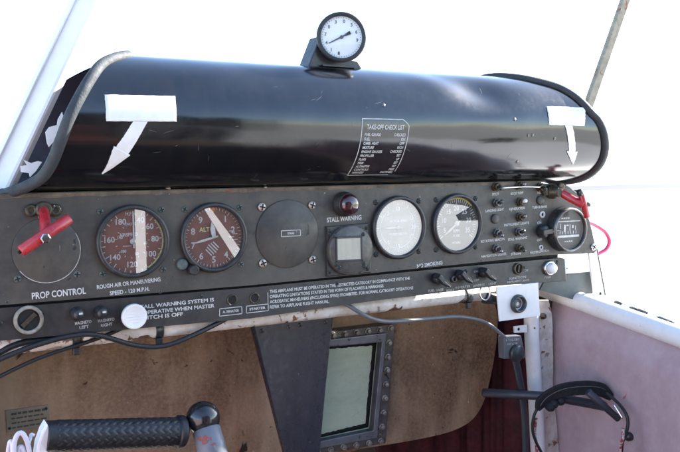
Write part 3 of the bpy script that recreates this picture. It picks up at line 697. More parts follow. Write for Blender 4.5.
mb = sheet_on_shell([(564.6, 125.2), (571.8, 125.8), (575.4, 154), (569, 153.6)], .45); solid(mb.build('paper_arrow', 'paper', gs))
mb = sheet_on_shell([(566.6, 151.0), (577.4, 151.6), (572.8, 164.4), (572.2, 164.4)], .7); solid(mb.build('paper_arrow_head', 'paper', gs))
# check list
xa, ta = cyl_hit(362.1, 118.6); xb, _ = cyl_hit(409, 119); xl, tb = cyl_hit(346.8, 175)
wid = xb - xa
def cl(u, v, off=.35):      # u 0..1 across, v 0..1 down
    th = ta + (tb - ta) * v; x = xa + (xl - xa) * v * .9 + wid * u * (1 - .02 * v)
    return shell_pt(x, th, off)
mb = MB(); N = 40
def ribbon(path, w):
    vs = []; fs = []
    for i, p in enumerate(path):
        t = (path[min(i + 1, len(path) - 1)] - path[max(i - 1, 0)]).normalized(); nn = Vector((0, p.y - YC, p.z - ZC)).normalized(); s_ = t.cross(nn)
        vs += [p + s_ * w / 2, p - s_ * w / 2]
    mb.add(vs, [[2 * i, 2 * i + 1, 2 * i + 3, 2 * i + 2] for i in range(len(path) - 1)])
ribbon([cl(0, k / N) for k in range(N + 1)], .9); ribbon([cl(k / 10 * .85, 0) for k in range(11)], .9); ribbon([cl(.85 + .15 * k / 6, .10 * (k / 6) ** 1.5) for k in range(7)], .9)
ribbon([cl(1, .10 + .82 * k / N) for k in range(N + 1)], .9); ribbon([cl(k / 10 * .9, 1) for k in range(11)], .9)
mb.build('checklist_border', 'print', gs)
mb = MB()
def cltext(s, u0, u1, v, hv, right=False):
    vv, f = glyphs(s); w = NAT[s] * .043 * (abs(tb - ta) * RC * math.pi / 180) / wid * .82
    if u1 is None: u1 = u0 + w
    if right: u0 = u1 - w
    mb.add([cl(u0 + (u1 - u0) * x, v - y * hv, .4) for x, y in vv], f)
cltext('TAKE-OFF CHECK LIST', .10, .90, .16, .07)
for k, (l_, r_) in enumerate([('FUEL GAUGE', 'CHECKED'), ('FUEL', 'ON'), ('CARB. HEAT', 'OFF'), ('MIXTURE', 'RICH'), ('ENGINE GAUGES', 'CHECKED'), ('PROPELLER', 'SET'), ('FLAPS', 'UP'), ('TRIM', 'SET'), ('ALTIMETER', 'SET'), ('CONTROLS', 'FREE'), ('HARNESS', 'FASTENED')]):
    v = .265 + k * .069
    cltext(l_, .07, None, v, .043); cltext(r_, None, .95, v, .043, True)
mb.build('checklist_lettering', 'print', gs)
mb = MB()
for q in [(528, 135.3), (532.6, 135), (555, 138.4), (517.2, 161.6), (514.4, 119.4), (383.5, 105.2)]:
    x, th = cyl_hit(*q); p = shell_pt(x, th, -.2); nn = (p - Vector((p.x, YC, ZC))).normalized(); mb.lathe(p, nn, [(2.2, 0), (2.0, .7), (1.0, 1.1), (0, 1.15)], 12)
mb.build('rivets', 'steel', gs)
# chipped flecks along the shell's lower edge
mb = MB()
for q, w, h in [((229, 190.6), 6, 4), ((265, 187.4), 5, 2), ((168, 188.5), 6, 2.2)]:
    c = U(*q, 1.0); mb.add([c + Vector((-w / 2, 0, 0)), c + Vector((w * .3, h * .5, 0)), c + Vector((w / 2, -h * .2, .3)), c + Vector((w * .2, -h / 2, .6))], [[0, 3, 2, 1]])
o = solid(mb.build('torn_tape', 'post_worn', panel), .0003)
# white scraps standing for bright sky through ragged gaps, inside the left edge
sc = thing('sky_gap_scrap', 'white scraps standing for sky gaps inside the left edge of the glareshield, beside grey trim', 'sky gap', U(52, 140, 5))
for pts in ([(62, 112), (58, 119), (57, 125), (49, 127), (45.5, 132), (47, 143), (49, 147), (55, 140), (64, 118)], [(24, 160), (27, 165), (20.5, 166), (21, 172), (29, 173), (30, 177), (36, 171), (42, 162), (38, 161), (31, 163)]):
    MB().prism([U(*q, 6)[:2] for q in pts], 5, 6.2).build('scrap', 'paper', sc)

# top gauge
gc = U(341.5, 37, 6); base_x, _ = cyl_hit(332, 66)
tg = thing('top_mounted_gauge', 'small round white faced gauge in a black case, standing on top of the glareshield', 'gauge', (gc.x, 190, -12))
d = (Vector((-.42, .03, 1))).normalized()
MB().lathe(gc, d, [(20, -30), (24, -29), (25, -8), (28.4, -6), (29.0, -1), (28.2, 3), (25.6, 4), (24.2, 2.4), (23.8, -1)], 56, cap=False).lathe(gc, d, [(0, -30.1), (20, -30)], 56, cap=False).build('housing', 'rubber_dark', tg)
MB().lathe(gc, d, [(24.4, -1.2), (0, -1.1)], 56, cap=False).build('dial_face', 'dial_white', tg)
def gpt(x, y, h):
    xx, yy, dd = MB().frame_of(d); return gc + xx * x + yy * y + dd * h
mb = MB()
for k in range(12):
    a = R(30 * k + 10); 
    if 4 <= k <= 5: continue
    ch = str((k * 3) % 10); vs, f = glyphs(ch); mb.add([gpt(math.sin(a) * 18.5 + (x - .5) * 3.6 * NAT[ch], math.cos(a) * 18.5 + (y - .5) * 3.8, -.8) for x, y in vs], f)
for k in range(48):
    a = R(7.5 * k); p0 = gpt(math.sin(a) * 21.6, math.cos(a) * 21.6, -.8); p1 = gpt(math.sin(a) * 23, math.cos(a) * 23, -.8); n_ = (p1 - p0).cross(d).normalized() * .25
    mb.add([p0 + n_, p1 + n_, p1 - n_, p0 - n_], [[0, 1, 2, 3]])
mb.build('dial_markings', 'print_dark', tg)
nd = MB(); p0 = gpt(-15, -7.2, 0); p1 = gpt(10, 5.2, 0); nd.tube([p0, p1], [.5, 1.1], 8, False); nd.lathe(gpt(0, 0, -.6), d, [(2, 0), (2, 1.4), (0, 1.6)], 16); q0 = gpt(4.5, 2.4, 0); nd.tube([q0, p1], [1.2, 2.1], 8, False); nd.build('needle', 'rubber_dark', tg)
MB().lathe(gc, d, [(24.2, 1.2), (0, 1.22)], 56, cap=False).build('glass', 'glass_thin', tg)
# bracket: sloping black wedge
b0 = U(304, 66.5, -20); b1 = U(314.5, 37.5, -22); b2 = U(330, 60, -20); b3 = U(359, 68.5, -14)
mb = MB(); P4 = [b0, Vector((b0.x + 3, b0.y + 2, -20)), b1, b2, Vector((b3.x - 4, b2.y + 3, 0)), b3]
mb.prism([b0[:2], b1[:2], (b1.x + 2.5, b1.y - 3), (b1.x + 8, b1.y - 17), b2[:2], (b3.x - 5, b2.y - 1), (b3.x, b3.y + 1), (b3.x, b3.y - 4), (b0.x, b0.y - 4)], -34, -8, 1.2)
mb.build('bracket', 'black', tg)
mb = MB(); xx = (b0.x + b3.x) / 2 + 8
mb.prism([(xx - 28, -2), (xx + 15, -2), (xx + 17, 0), (xx + 15, 2), (xx - 28, 2)], 0, 1); mb.xf(lambda p: Vector((p.x, b3.y - 1.0 + p.z * 2, -10 + p.y * 4))); mb.build('base_plate', 'bezel', tg)

# ------------------------------------------------------------------ windshield posts
mb = MB(); p0 = U(-3, 193, -35); p1 = U(97, -18, -35); dd = (p1 - p0).normalized(); nn = Vector((-dd.y, dd.x, 0)); 
ax = Matrix((nn, dd, Vector((0, 0, 1)))).transposed() @ Matrix.Rotation(R(38), 3, 'Y')
mb.box((p0 + p1) / 2, (26, (p1 - p0).length + 10, 14), 0, 3.5, axes=ax); mb.box((p0 + p1) / 2 + nn * 14 + Vector((0, 0, 2)), (5, (p1 - p0).length + 10, 3), 0, .6, axes=ax)
mb.build('windshield_post', 'white', None, loc=p0, label='broad white painted windshield post leaning in from the left edge', category='windshield post')
mb = MB(); p0 = U(586, 112, -170); p1 = U(630, -14, -170); dd = (p1 - p0).normalized(); nn = Vector((-dd.y, dd.x, 0)); ax = Matrix((nn, dd, Vector((0, 0, 1)))).transposed()
mb.box((p0 + p1) / 2 - dd * 40, (17, (p1 - p0).length + 90, 9), 0, 2.2, axes=ax)
mb.build('windshield_post', 'post_worn', None, loc=p0, label='thin weathered windshield post with rust spots behind the right end of the glareshield', category='windshield post')

# ------------------------------------------------------------------ BELOW THE PANEL
mb = MB(); mb.box((205, 44, -245), (760, 4, 380)); mb.box((250, -290, -425), (860, 670, 6)); mb.box((-175, -290, -230), (6, 660, 400)); mb.box((664, -290, -250), (6, 660, 346)); mb.box((664, -380, -120), (6, 480, 100))  # dark box added to keep sky and sun out behind the panel
mb.build('cowl_shade_lining', 'dark_wall', None, loc=(250, 44, -230), label='dark cowl lining added to close and shade the space behind the panel and the brown board', category='cowl lining')
# white cross tube
a = U(-20, 353, -18); b = U(505, 292.5, -18)
mb = MB(); mb.tube([(a.x, -97.5, -18), (150, -97.5, -18), (b.x + 26, -97, -18)], 9, 20, False)
mb.build('cross_tube', 'white_rust', None, loc=(a.x, -97, -18), label='rust stained white frame tube running along the underside of the lower strip', category='frame tube')
ct = None
for px in [(75, 336.5), (158, 328.3), (467, 294.5)]:
    p = U(*px, -16)
    if ct is None:
        mb = MB(); mb.lathe((p.x, -97.5, -18), (1, 0, 0), [(10.2, -4), (10.2, 4), (9.2, 4), (9.2, -4), (10.2, -4)], 24, cap=False); mb.box((p.x, -110, -13), (7, 8, 5), 0, 1)
        ct = mb.build('cable_clip', 'black', None, loc=(p.x, -97.5, -18), label='black cable clip on the white tube below the MAGNETO knobs', category='cable clip', group='cable clips on the cross tube')
    else:
        c = ct.copy(); COL.objects.link(c); c.location = W((p.x, -97.5, -18)); c['label'] = 'black cable clip on the white tube below the round white knob' if px[0] < 300 else 'black cable clip on the white tube below the three black pointer knobs'
# firewall board
ZF = -150
fp = [U(*q, ZF) for q in [(498, 270), (498, 318), (496, 345), (491, 375), (484, 401), (473, 419), (455, 430), (430, 437), (398, 443), (360, 449), (300, 470), (200, 500), (-60, 520), (-60, 300)]]
fw = thing('firewall_board', 'brown stained fibre board closing the space under the panel, with a rounded lower right corner', 'firewall board', (100, -300, ZF))
mb = MB(); fs_ = [Vector(p[:2]).to_3d() for p in fp]; fs_ = [fs_[0]] + spline(fs_[1:10], 5) + fs_[10:]; mb.prism([p[:2] for p in fs_], ZF - 60, ZF, 16); mb.build('board', 'board', fw)
q0 = [U(*q, ZF + .4) for q in [(5.5, 410.5), (48, 404.5), (49.5, 425.5), (7, 432.5)]]
dp = thing('data_plate', 'small tan data plate with worn dark print, on the brown board at lower left', 'data plate', q0[3])
MB().prism([p[:2] for p in q0], ZF + .1, ZF + 1.2, .3).build('plate', 'tag', dp)
mb = MB()
for k in range(4):
    v = .2 + k * .21
    L = q0[0].lerp(q0[3], v); Rr = q0[1].lerp(q0[2], v); u = .12
    while u < .85:
        w = random.uniform(.05, .16); p = L.lerp(Rr, u + w / 2); mb.box(p + Vector((0, 0, 1.0)), ((Rr - L).length * w, 1.7 if k else 2.6, .2), math.atan2(Rr.y - L.y, Rr.x - L.x)); u += w + .03
mb.build('worn_print', 'print_dark', dp)
for q in [(9.5, 428.5), (46, 408.5)]: screw(dp, U(*q, ZF + 1.1), 1.8, .6, 'screw_dark')
# maroon curtain behind
vs = []; fs = []; path = spline([Vector((430, 0, -222)), Vector((560, 0, -216)), Vector((628, 0, -205)), Vector((652, 0, -165)), Vector((656, 0, -66))], 14)
for i, p in enumerate(path):
    q = path[min(i + 1, len(path) - 1)] - path[max(i - 1, 0)]; n_ = Vector((-q.z, 0, q.x)).normalized(); p = p + n_ * (4.5 * math.sin(i * .8) + 2 * math.sin(i * 1.9 + 1))
    vs += [(p.x, -150, p.z), (p.x, -620, p.z)]
for i in range(len(path) - 1): fs.append([2 * i, 2 * i + 1, 2 * i + 3, 2 * i + 2])
o = MB().add(vs, fs, True).build('curtain', 'maroon', None, loc=(560, -620, -216), label='dark maroon cloth hanging in the gap right of the brown board', category='curtain'); solid(o, .002)
# triangular cover
ZT = -60
t = thing('tapered_cover', 'blue black metal cover tapering downwards, screwed under the lower strip', 'metal cover', U(300, 322, ZT))
P = [U(*q, ZT) for q in [(252.5, 325.5), (256, 320.5), (331.5, 311.8), (334, 316), (322.5, 420), (319, 470), (290, 470), (283, 445)]]
mb = MB(); mb.prism([p[:2] for p in P], ZT - 9, ZT, 2.6); mb.build('shell', 'cover', t)
for q in [(262, 331), (288.5, 327.2), (300, 325), (325.5, 322.3)]: screw(t, U(*q, ZT), 2.7, 1.3, 'steel')
# window frame with bolts
ZW = -128
t = thing('bolted_window', 'rectangular metal framed window with a pale green pane, bolted to the brown board', 'window', U(350, 440, ZW))
def quad(q4, z): return [U(*q, z) for q in q4]
Q0 = quad([(318, 333.5), (395.5, 324), (386, 443.5), (300, 458)], ZW)
Q1 = quad([(324, 340), (385, 333), (376, 437.5), (308, 450)], ZW)
Q2 = quad([(326, 347), (381, 342), (372.5, 430), (315, 442)], ZW)
Q3 = quad([(327, 350.5), (375.8, 346.8), (368.6, 425), (317, 438)], ZW)
def ringframe(A, B, z0, z1, z2, name, mat):
    mb = MB(); n = 4; vs = [Vector((p.x, p.y, z0)) for p in A] + [Vector((p.x, p.y, z1)) for p in A] + [Vector((p.x, p.y, z1)) for p in B] + [Vector((p.x, p.y, z2)) for p in B]
    fs = []
    for i in range(4):
        j = (i + 1) % 4
        for L in range(3): fs.append([L * 4 + i, L * 4 + 4 + i, L * 4 + 4 + j, L * 4 + j][::1])
    mb.add(vs, fs); o = mb.build(name, mat, t)
    b = o.modifiers.new('bevel', 'BEVEL'); b.width = .0012; b.segments = 2
    return o
OF = ringframe(Q0, Q1, ZF, ZW, ZW - 2, 'outer_frame', 'frame')
IF = ringframe([p.lerp(sum(Q1, Vector()) / 4, -.005) for p in Q1], Q2, ZW - 3, ZW + 3, ZW - 12, 'inner_frame', 'frame_inner')
MB().prism([p[:2] for p in Q2], ZW - 12, ZW - 9).build('pane', 'pane', IF)
mb = MB(); cq = sum(Q3, Vector()) / 4; rng = random.Random(5)
N_ = 22; edge = [Q3[i].lerp(Q3[(i + 1) % 4], k / N_) for i in range(4) for k in range(N_)]
ins = [p + (cq - p).normalized() * rng.uniform(-.6, .7) for p in edge]; out_ = [Q2[i].lerp(Q2[(i + 1) % 4], k / N_) for i in range(4) for k in range(N_)]
n_ = len(edge); vs = [Vector((p.x, p.y, ZW - 10)) for p in out_] + [Vector((p.x, p.y, ZW - 6.5 + rng.uniform(-.6, .6))) for p in [o_.lerp(i_, .6) for o_, i_ in zip(out_, ins)]] + [Vector((p.x, p.y, ZW - 8.9)) for p in ins]
mb.add(vs, [[L * n_ + i, L * n_ + n_ + i, L * n_ + n_ + (i + 1) % n_, L * n_ + (i + 1) % n_] for i in range(n_) for L in range(2)], True)
mb.build('seal', 'seal', IF)
def bolt_row(a, b, n, skip0=False):
    for k in range(n):
        if skip0 and k == 0: continue
        p = a.lerp(b, k / (n - 1)); mb = MB(); p = Vector((p.x + random.uniform(-.6, .6), p.y + random.uniform(-.6, .6), ZW))
        mb.lathe(p, (0, 0, 1), [(4.6, -.6), (4.6, 1.0), (3.8, 1.2)], 16).lathe(p, (random.uniform(-.1, .1), random.uniform(-.1, .1), 1), [(3.5, 1), (3.5, 4), (2.8, 4.8), (0, 5)], 6, False); mb.build('bolt', 'bolt_metal', OF)
M4 = [Q0[i].lerp(Q1[i], .5) for i in range(4)]
bolt_row(M4[0], M4[1], 7); bolt_row(M4[1], M4[2], 9, True); bolt_row(M4[2], M4[3], 7, True)
# cables
def cable(name, label, pts, r, mat, cat='cable', grp=None, z=None):
    P = [U(q[0], q[1], (q[2] if len(q) > 2 else z)) for q in pts]
    kw = dict(label=label, category=cat)
    if grp: kw['group'] = grp
    return MB().tube(P, r, 12).build(name, mat, None, loc=P[0], **kw)
cable('cable', 'black cable sagging under the round white knob up to the lower strip', [(-15, 372, -4), (0, 359.5, 0), (40, 344, 2), (75, 335.5, 3), (99, 335.5, 3), (136, 345.5, 2), (165, 345.8, 2), (197, 333.5, 0), (232, 315.5, -8), (250, 303, -14)], 2.7, 'cable')
cable('cable', 'lowest black cable crossing the left of the brown board', [(-15, 385, -16), (0, 376.5, -14), (41, 357.5, -10), (95, 339.5, -8), (121, 328.5, -10), (135, 318, -14)], 2.1, 'cable')
cable('cable', 'thick black cable leaving the left edge just under the lower strip', [(-15, 366, -12), (0, 352.5, -10), (22, 343, -8), (53, 338.5, -7), (80, 331, -10), (95, 320, -14)], 3.2, 'cable')
cable('cable', 'grey cable running across the brown board to the grey connector box', [(336, 300, -16), (347.6, 305.2, -6), (358, 311.5, 2), (370, 318, 4), (385, 321.5, 0), (405, 321, -6), (432, 318.6, -10), (460, 317, -12), (485, 322.5, -16), (502, 335, -16), (508, 341, -16)], 2.6, 'cable_grey')
# white bracket plate with jack
ZB = 3.0
t = thing('jack_bracket', 'white square bracket plate with a round grey socket, hanging under the key switch', 'bracket', U(518, 283, ZB))
P = [U(*q, ZB) for q in [(496.5, 287.5), (538.3, 282.6), (539.8, 316), (499.8, 321.5)]]
MB().prism([p[:2] for p in P], ZB - 2, ZB, .5).build('plate', 'white', t)
c = U(517.5, 303.6, ZB)
MB().lathe(c, (0, 0, 1), [(12.6, 0), (12.6, 3), (11.4, 6), (9.6, 6.6), (8.6, 5), (8.2, -6), (0, -6)], 36, cap=False).build('socket', 'socket', t)
MB().lathe(c, (0, 0, 1), [(6.4, -5.5), (6.2, 1), (3.2, 1.4), (3, -4)], 24, cap=False).build('contact', 'steel', t)
# hanging lock
a = U(489.5, 298, -14)
t = thing('hanging_plug', 'black plug hanging by a small metal ring left of the white bracket plate', 'plug', a)
MB().cyl(a + Vector((-10, 2, 0)), a + Vector((12, -2, 0)), 8.5, 8, 20, 1.5).build('body', 'black', t)
rc = U(485, 292.5, -2); MB().tube([rc + Vector((7 * math.cos(q), 10 * math.sin(q), 2 * math.cos(q))) for q in [2 * math.pi * k / 16 for k in range(17)]], 1.1, 8).build('ring', 'chrome', t)
# connector box
ZK = -14
P = [U(*q, ZK) for q in [(503.8, 337), (521.5, 336), (526, 356.5), (524, 359), (504.5, 359)]]
t = thing('connector_box', 'small grey connector box with white lettering and a round black knob, beside the white upright', 'connector box', U(514, 359, ZK))
MB().prism([p[:2] for p in P], ZK - 12, ZK, 1.2).build('case', 'box_grey', t)
mb = MB(); text_px(mb, 'HEADSET', (506, 341.2), (519.5, 340.4), 3.2, ZK + .25); text_px(mb, 'MIC & TEL', (507.5, 345.3), (518, 344.7), 3.0, ZK + .25); mb.build('lettering', 'print_dull', t)
c = U(515.8, 353, ZK); MB().lathe(c, (0, 0, 1), [(12, 0), (12, 3.5), (10, 6), (0, 7)], 28).build('knob', 'black', t)
cable('cable', 'dark cable dropping from the connector box down along the white upright', [(514.5, 356, -20), (518, 372, -22), (522, 395, -24), (524.5, 420, -26), (526, 470, -26)], 5.0, 'tube_blue')
# white upright with torn flange
ZU = -40
t = thing('frame_upright', 'white painted frame upright with a ragged rusty flange, right of the connector box', 'frame upright', U(540, 452, ZU))
MB().tube([U(531, 296, ZU), U(531.8, 337, ZU), U(535, 390, ZU), U(538, 452, ZU), U(541, 500, ZU)], 10.5, 20).build('tube', 'white', t)
le = [U(*q, ZU - 4) for q in [(533, 300), (535, 350), (538, 400), (541, 480)]]
ri = []
for k in range(26):
    v = k / 25; q = (549 + 10 * v + 1.3 * math.sin(v * 9) + random.uniform(-.7, .7), 300 + 180 * v); ri.append(U(*q, ZU - 4))
MB().prism([p[:2] for p in le] + [p[:2] for p in ri[::-1]], ZU - 6, ZU - 3, .4).build('flange', 'white_rust', t)
P = [U(*q, ZU + 8) for q in [(514.2, 326.5), (527, 325), (527, 332.3), (514.6, 333)]]
mb = MB(); mb.mat(0).prism([p[:2] for p in P], ZU + 6, ZU + 8); mb.mat(1).lathe(U(518.6, 329.2, ZU + 8), (0, 0, 1), [(2.2, .1), (0, .15)], 14, cap=False); mb.build('tab', ['white', 'slot'], t)
for q in [(541.8, 316.2), (543.5, 397.5)]:
    mb = MB(); c = U(*q, ZU - 3); mb.lathe(c, (.3, 0, 1), [(4.6, 0), (4.6, 4), (3.4, 6), (0, 6)], 6, False); mb.build('bolt', 'brass', t)
mb = MB(); mb.box(U(545, 451, ZU - 2), (5, 30, 2)); 
# side panel right
sw = thing('cabin_side_panel', 'mauve painted cabin side panel with red scuffs below the white sill', 'side panel', (650, -360, 0))
vs = []; fs = []; NZ, NY = 40, 24
for i in range(NZ + 1):
    zz = -66 + 900 * (i / NZ) ** 1.4; top = -119 - (zz + 75) * .130
    for j in range(NY + 1):
        v = j / NY; y = top + (-560 - top) * v; e_ = min(1, v / .11); x = 651 - 17 * e_ * e_ * (3 - 2 * e_) + 10 * math.sin(v * 2.2) - 3 * math.cos(zz * .012) + 3 * mnoise.noise(Vector((zz * .006, y * .008, 2)))
        vs.append((x, y, zz))
for i in range(NZ):
    for j in range(NY): q = i * (NY + 1) + j; fs.append([q, q + NY + 1, q + NY + 2, q + 1])
o = MB().add(vs, fs, True).build('skin', 'mauve', sw); solid(o, .003)
c = UX(630, 436.5, 640); MB().lathe(c, (-1, 0, 0), [(6, 0), (6, 4), (4.5, 7), (0, 7.5)], 20).build('stud', 'black', sw)
# sill
sl = thing('cabin_sill', 'thick white rounded sill along the top of the mauve side panel', 'sill', (650, -120, 0))
def sill_c(zz): return Vector((652, -118 - (zz + 75) * .128 + 2, zz))
pts = [sill_c(zz) for zz in (-150, -75, 0, 75, 155, 260, 420, 850)]
mb = MB(); mb.tube(pts, 13.5, 24, True, 6); mb.xf(lambda p: p); mb.build('rail', 'white', sl)
mb = MB()       # flat ledge outboard of the rail
vs = []
for zz in (-150, 0, 155, 420, 850): c = sill_c(zz); vs += [c + Vector((2, 10, 0)), c + Vector((26, 9, 0))]
mb.add(vs, [[2 * i, 2 * i + 1, 2 * i + 3, 2 * i + 2] for i in range(4)]); solid(mb.build('ledge', 'white', sl), .002)
# door folded outwards, with its hinge
dr = thing('fold_down_door', 'white door panel folded outwards beyond the sill on a segmented hinge', 'door', (676, -124, -20))
vs = [(676, -124, -30), (676, -152, 190), (676, -242, 850), (1150, -268, 850), (1150, -200, 190), (1150, -170, -30)]
o = MB().add(vs, [[0, 1, 2, 3, 4, 5]]).build('panel', 'white', dr); solid(o, .012)
h0 = UX(615, 302.5, 668); h1 = UX(720, 342, 668); cuts = [0, .08, .17, .24, .34, .44, .53, .60, .72, .84, 1.0]
hg = MB().cyl(h0, h1, 2.6, None, 10).build('hinge', 'steel', dr)
for k in range(len(cuts) - 1):
    p = h0.lerp(h1, cuts[k] + .006); q = h0.lerp(h1, cuts[k + 1] - .006)
    MB().cyl(p, q, 4.2 if k % 2 else 3.6, None, 14, .4).build('knuckle', 'white' if k % 3 == 1 else 'steel', hg)
# right end pieces
t = thing('corner_bracket', 'white corner strut joining the right end of the panel to the sill', 'corner strut', U(598, 304, -8))
P = [U(*q, -8) for q in [(588.5, 250), (597.8, 249), (607.2, 301), (604, 305.5), (596.2, 306.5)]]
MB().prism([p[:2] for p in P], -11, -8, .5).build('strut', 'white', t)
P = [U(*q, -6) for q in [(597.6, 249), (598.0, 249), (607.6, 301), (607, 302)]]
MB().prism([p[:2] for p in P], -12, -7).build('edge_shadow_strip', 'rubber_dark', t)  # dark strip standing for the shadow gap along the strut's right edge
P = [U(*q, -6.5) for q in [(560, 261), (590.5, 258.4), (592.5, 272.2), (560, 275)]]
MB().prism([p[:2] for p in P], -13, -11.4, .5).build('bar', 'white', t)
screw(t, U(600.3, 293.6, -8), 2.2, .8, 'screw_dark')
P = [U(*q, -18) for q in [(552, 268), (594, 266), (599, 306), (575, 300), (540, 290)]]
MB().prism([p[:2] for p in P], -21, -18).build('gusset', 'green_plate', t)
cable('hose', 'bright magenta hose looping out behind the right end of the panel', [(588, 222, -12), (594.7, 224.8, -12), (604.7, 231.5, -8), (609.4, 240.7, -6), (606.6, 248.7, -8), (599.7, 253.2, -10), (592, 256, -12)], 2.8, 'magenta', 'hose')
# dark tube and headset
cable('brace_tube', 'dark blue grey tube passing level in front of the white upright', [(484, 392.8, -70), (515, 394.6, -25), (548, 396.6, 10), (575, 401, 30), (604, 406.5, 46)], 6.4, 'tube_blue', 'tube')
hs = thing('headset', 'black headset band with a grey padded rod, hooked over the dark tube', 'headset', U(585, 440, 60))
P = [U(*q) for q in [(537.5, 410.5, 24), (541, 403.5, 26), (548, 397, 30), (562, 390.5, 38), (583, 387.8, 46), (600, 389.5, 54), (611, 397.5, 60)]]
sp = spline(P, 6); mb = MB(); vs = []; fs = []
for i, p in enumerate(sp):
    tt = (sp[min(i + 1, len(sp) - 1)] - sp[max(i - 1, 0)]).normalized(); n_ = Vector((-tt.y, tt.x, 0)).normalized(); e = min(1, i / 6, (len(sp) - 1 - i) / 8 + .35) ; h = 9.5 * (.25 + .75 * e)
    vs += [p + n_ * h + Vector((0, 0, 2.5)), p - n_ * h + Vector((0, 0, 2.5)), p - n_ * h - Vector((0, 0, 2.5)), p + n_ * h - Vector((0, 0, 2.5))]
for i in range(len(sp) - 1):
    for k in range(4): fs.append([4 * i + k, 4 * i + (k + 1) % 4, 4 * i + 4 + (k + 1) % 4, 4 * i + 4 + k][::-1])
fs += [[0, 1, 2, 3], [len(vs) - 1, len(vs) - 2, len(vs) - 3, len(vs) - 4]]
o = mb.add(vs, fs).build('band', 'strap', hs); bv = o.modifiers.new('bevel', 'BEVEL'); bv.width = .0012; bv.segments = 2
mb = MB(); mb.tube([p + Vector((0, 2.5, 3.0)) for p in sp[3:-4]], .5, 6, False); mb.build('stitching', 'box_grey', hs)
mb = MB()
for k in range(3): q = [(553, 404), (560, 401), (550, 407)][k]; mb.lathe(U(*q, 34), (0, 0, 1), [(0, -7), (5, -5), (6.5, 0), (5, 5), (0, 7)], 16)
mb.build('padding', 'strap', hs)
MB().cyl(U(587.5, 391.5, 62), U(619, 419.5, 84), 5.2, 4.6, 18, .8).build('padded_rod', 'tube_blue', hs)
MB().tube([U(*q) for q in [(606, 393, 64), (618, 403, 84), (626, 414, 100), (628, 424, 104), (625.5, 435, 104), (622, 445, 104), (621, 470, 104)]], 2.2, 10).build('wire', 'cable', hs)
MB().tube([U(*q) for q in [(623, 428, 106), (623, 438, 108), (620.5, 447, 108), (620, 470, 108)]], 2.0, 10).build('braided_wire', 'red_white', hs)
MB().tube([U(*q) for q in [(540, 404, 26), (534, 416, 22), (532.5, 430, 20), (536, 442, 20), (542, 454, 20), (548, 470, 20)]], 2.0, 10).build('wire', 'cable', hs)
MB().tube([U(*q) for q in [(536, 418, 18), (534.5, 432, 18), (536.5, 446, 18), (537, 470, 18)]], 2.2, 10).build('braided_wire', 'red_white', hs)
MB().tube([U(*q) for q in [(614, 405, 84), (618, 411, 90), (622.5, 418, 96)]], 1.4, 8).build('clip', 'chrome', hs)

# ------------------------------------------------------------------ controls at lower left
ZG = 60
g0 = U(46, 436, ZG); g1 = U(186, 431.5, ZG)
t = thing('control_grip', 'black ribbed rubber hand grip with a white end plate, at lower left', 'hand grip', g0)
d = (g1 - g0).normalized(); L = (g1 - g0).length
def grip_r(h, a):
    if h > L - 9: e = (h - (L - 9)) / 9; return 16.2 * math.sqrt(max(.05, 1 - max(0, e - .55) ** 2 * 3))
    r = 13.9
    w = (a / (2 * math.pi) * 14) % 1
    if 8 < h < L - 12:
        zz = abs(w - .5) * 2; tri = abs(((h / 7.5 + .5 * zz) % 1) - .5) * 2
        r += .55 * min(1, max(0, (tri - .3) * 5))
    return r
mb = MB(); x_, y_, d_ = mb.frame_of(d); NH, NA = 190, 120; vs = []; fs = []
for i in range(NH + 1):
    h = L * i / NH
    for k in range(NA): a = 2 * math.pi * k / NA; r = grip_r(h, a); vs.append(g0 + d_ * h + (x_ * math.cos(a) + y_ * math.sin(a)) * r)
for i in range(NH):
    for k in range(NA): k2 = (k + 1) % NA; fs.append([i * NA + k, i * NA + k2, (i + 1) * NA + k2, (i + 1) * NA + k])
fs.append([NH * NA + k for k in range(NA)]); fs.append([k for k in range(NA)][::-1])
mb.add(vs, fs, True).build('rubber_grip', 'grip', t)
P = [U(*q, ZG + 10) for q in [(47.5, 424.5), (51.5, 431), (51, 442), (45.5, 465), (35, 470), (38, 446), (43, 432)]]
MB().prism([p[:2] for p in P], ZG - 8, ZG + 8, 2).build('end_plate', 'white', t)
co = thing('white_cord', 'white cord tied in loose loops at the bottom left corner, beside the grip end plate', 'cord', U(20, 450, ZG))
MB().tube([U(*q, ZG + z_) for q, z_ in [((8, 470), 0), ((8.2, 452), 2), ((10, 442), 4), ((12.2, 444), 6), ((12.5, 456), 6), ((12.5, 470), 6)]], 1.9, 10).build('loop', 'cord', co)
MB().tube([U(*q, ZG + z_) for q, z_ in [((14.5, 470), 8), ((14, 447), 9), ((16.5, 436.5), 10), ((20.8, 433), 10), ((25, 437), 10), ((28.6, 448), 8), ((31, 470), 6)]], 2.2, 10).build('loop', 'cord', co)
MB().tube([U(*q, ZG + z_) for q, z_ in [((18.2, 470), 4), ((18.4, 452), 5), ((21, 447), 6), ((23.8, 452), 6), ((25, 470), 4)]], 2.3, 10).build('loop', 'cord', co)
MB().tube([U(*q, ZG + z_) for q, z_ in [((28, 445), 8), ((30.5, 438), 6), ((31.5, 434.5), 6), ((34.5, 435.5), 6)]], [1.8, 1.3], 10).build('loose_end', 'cord', co)
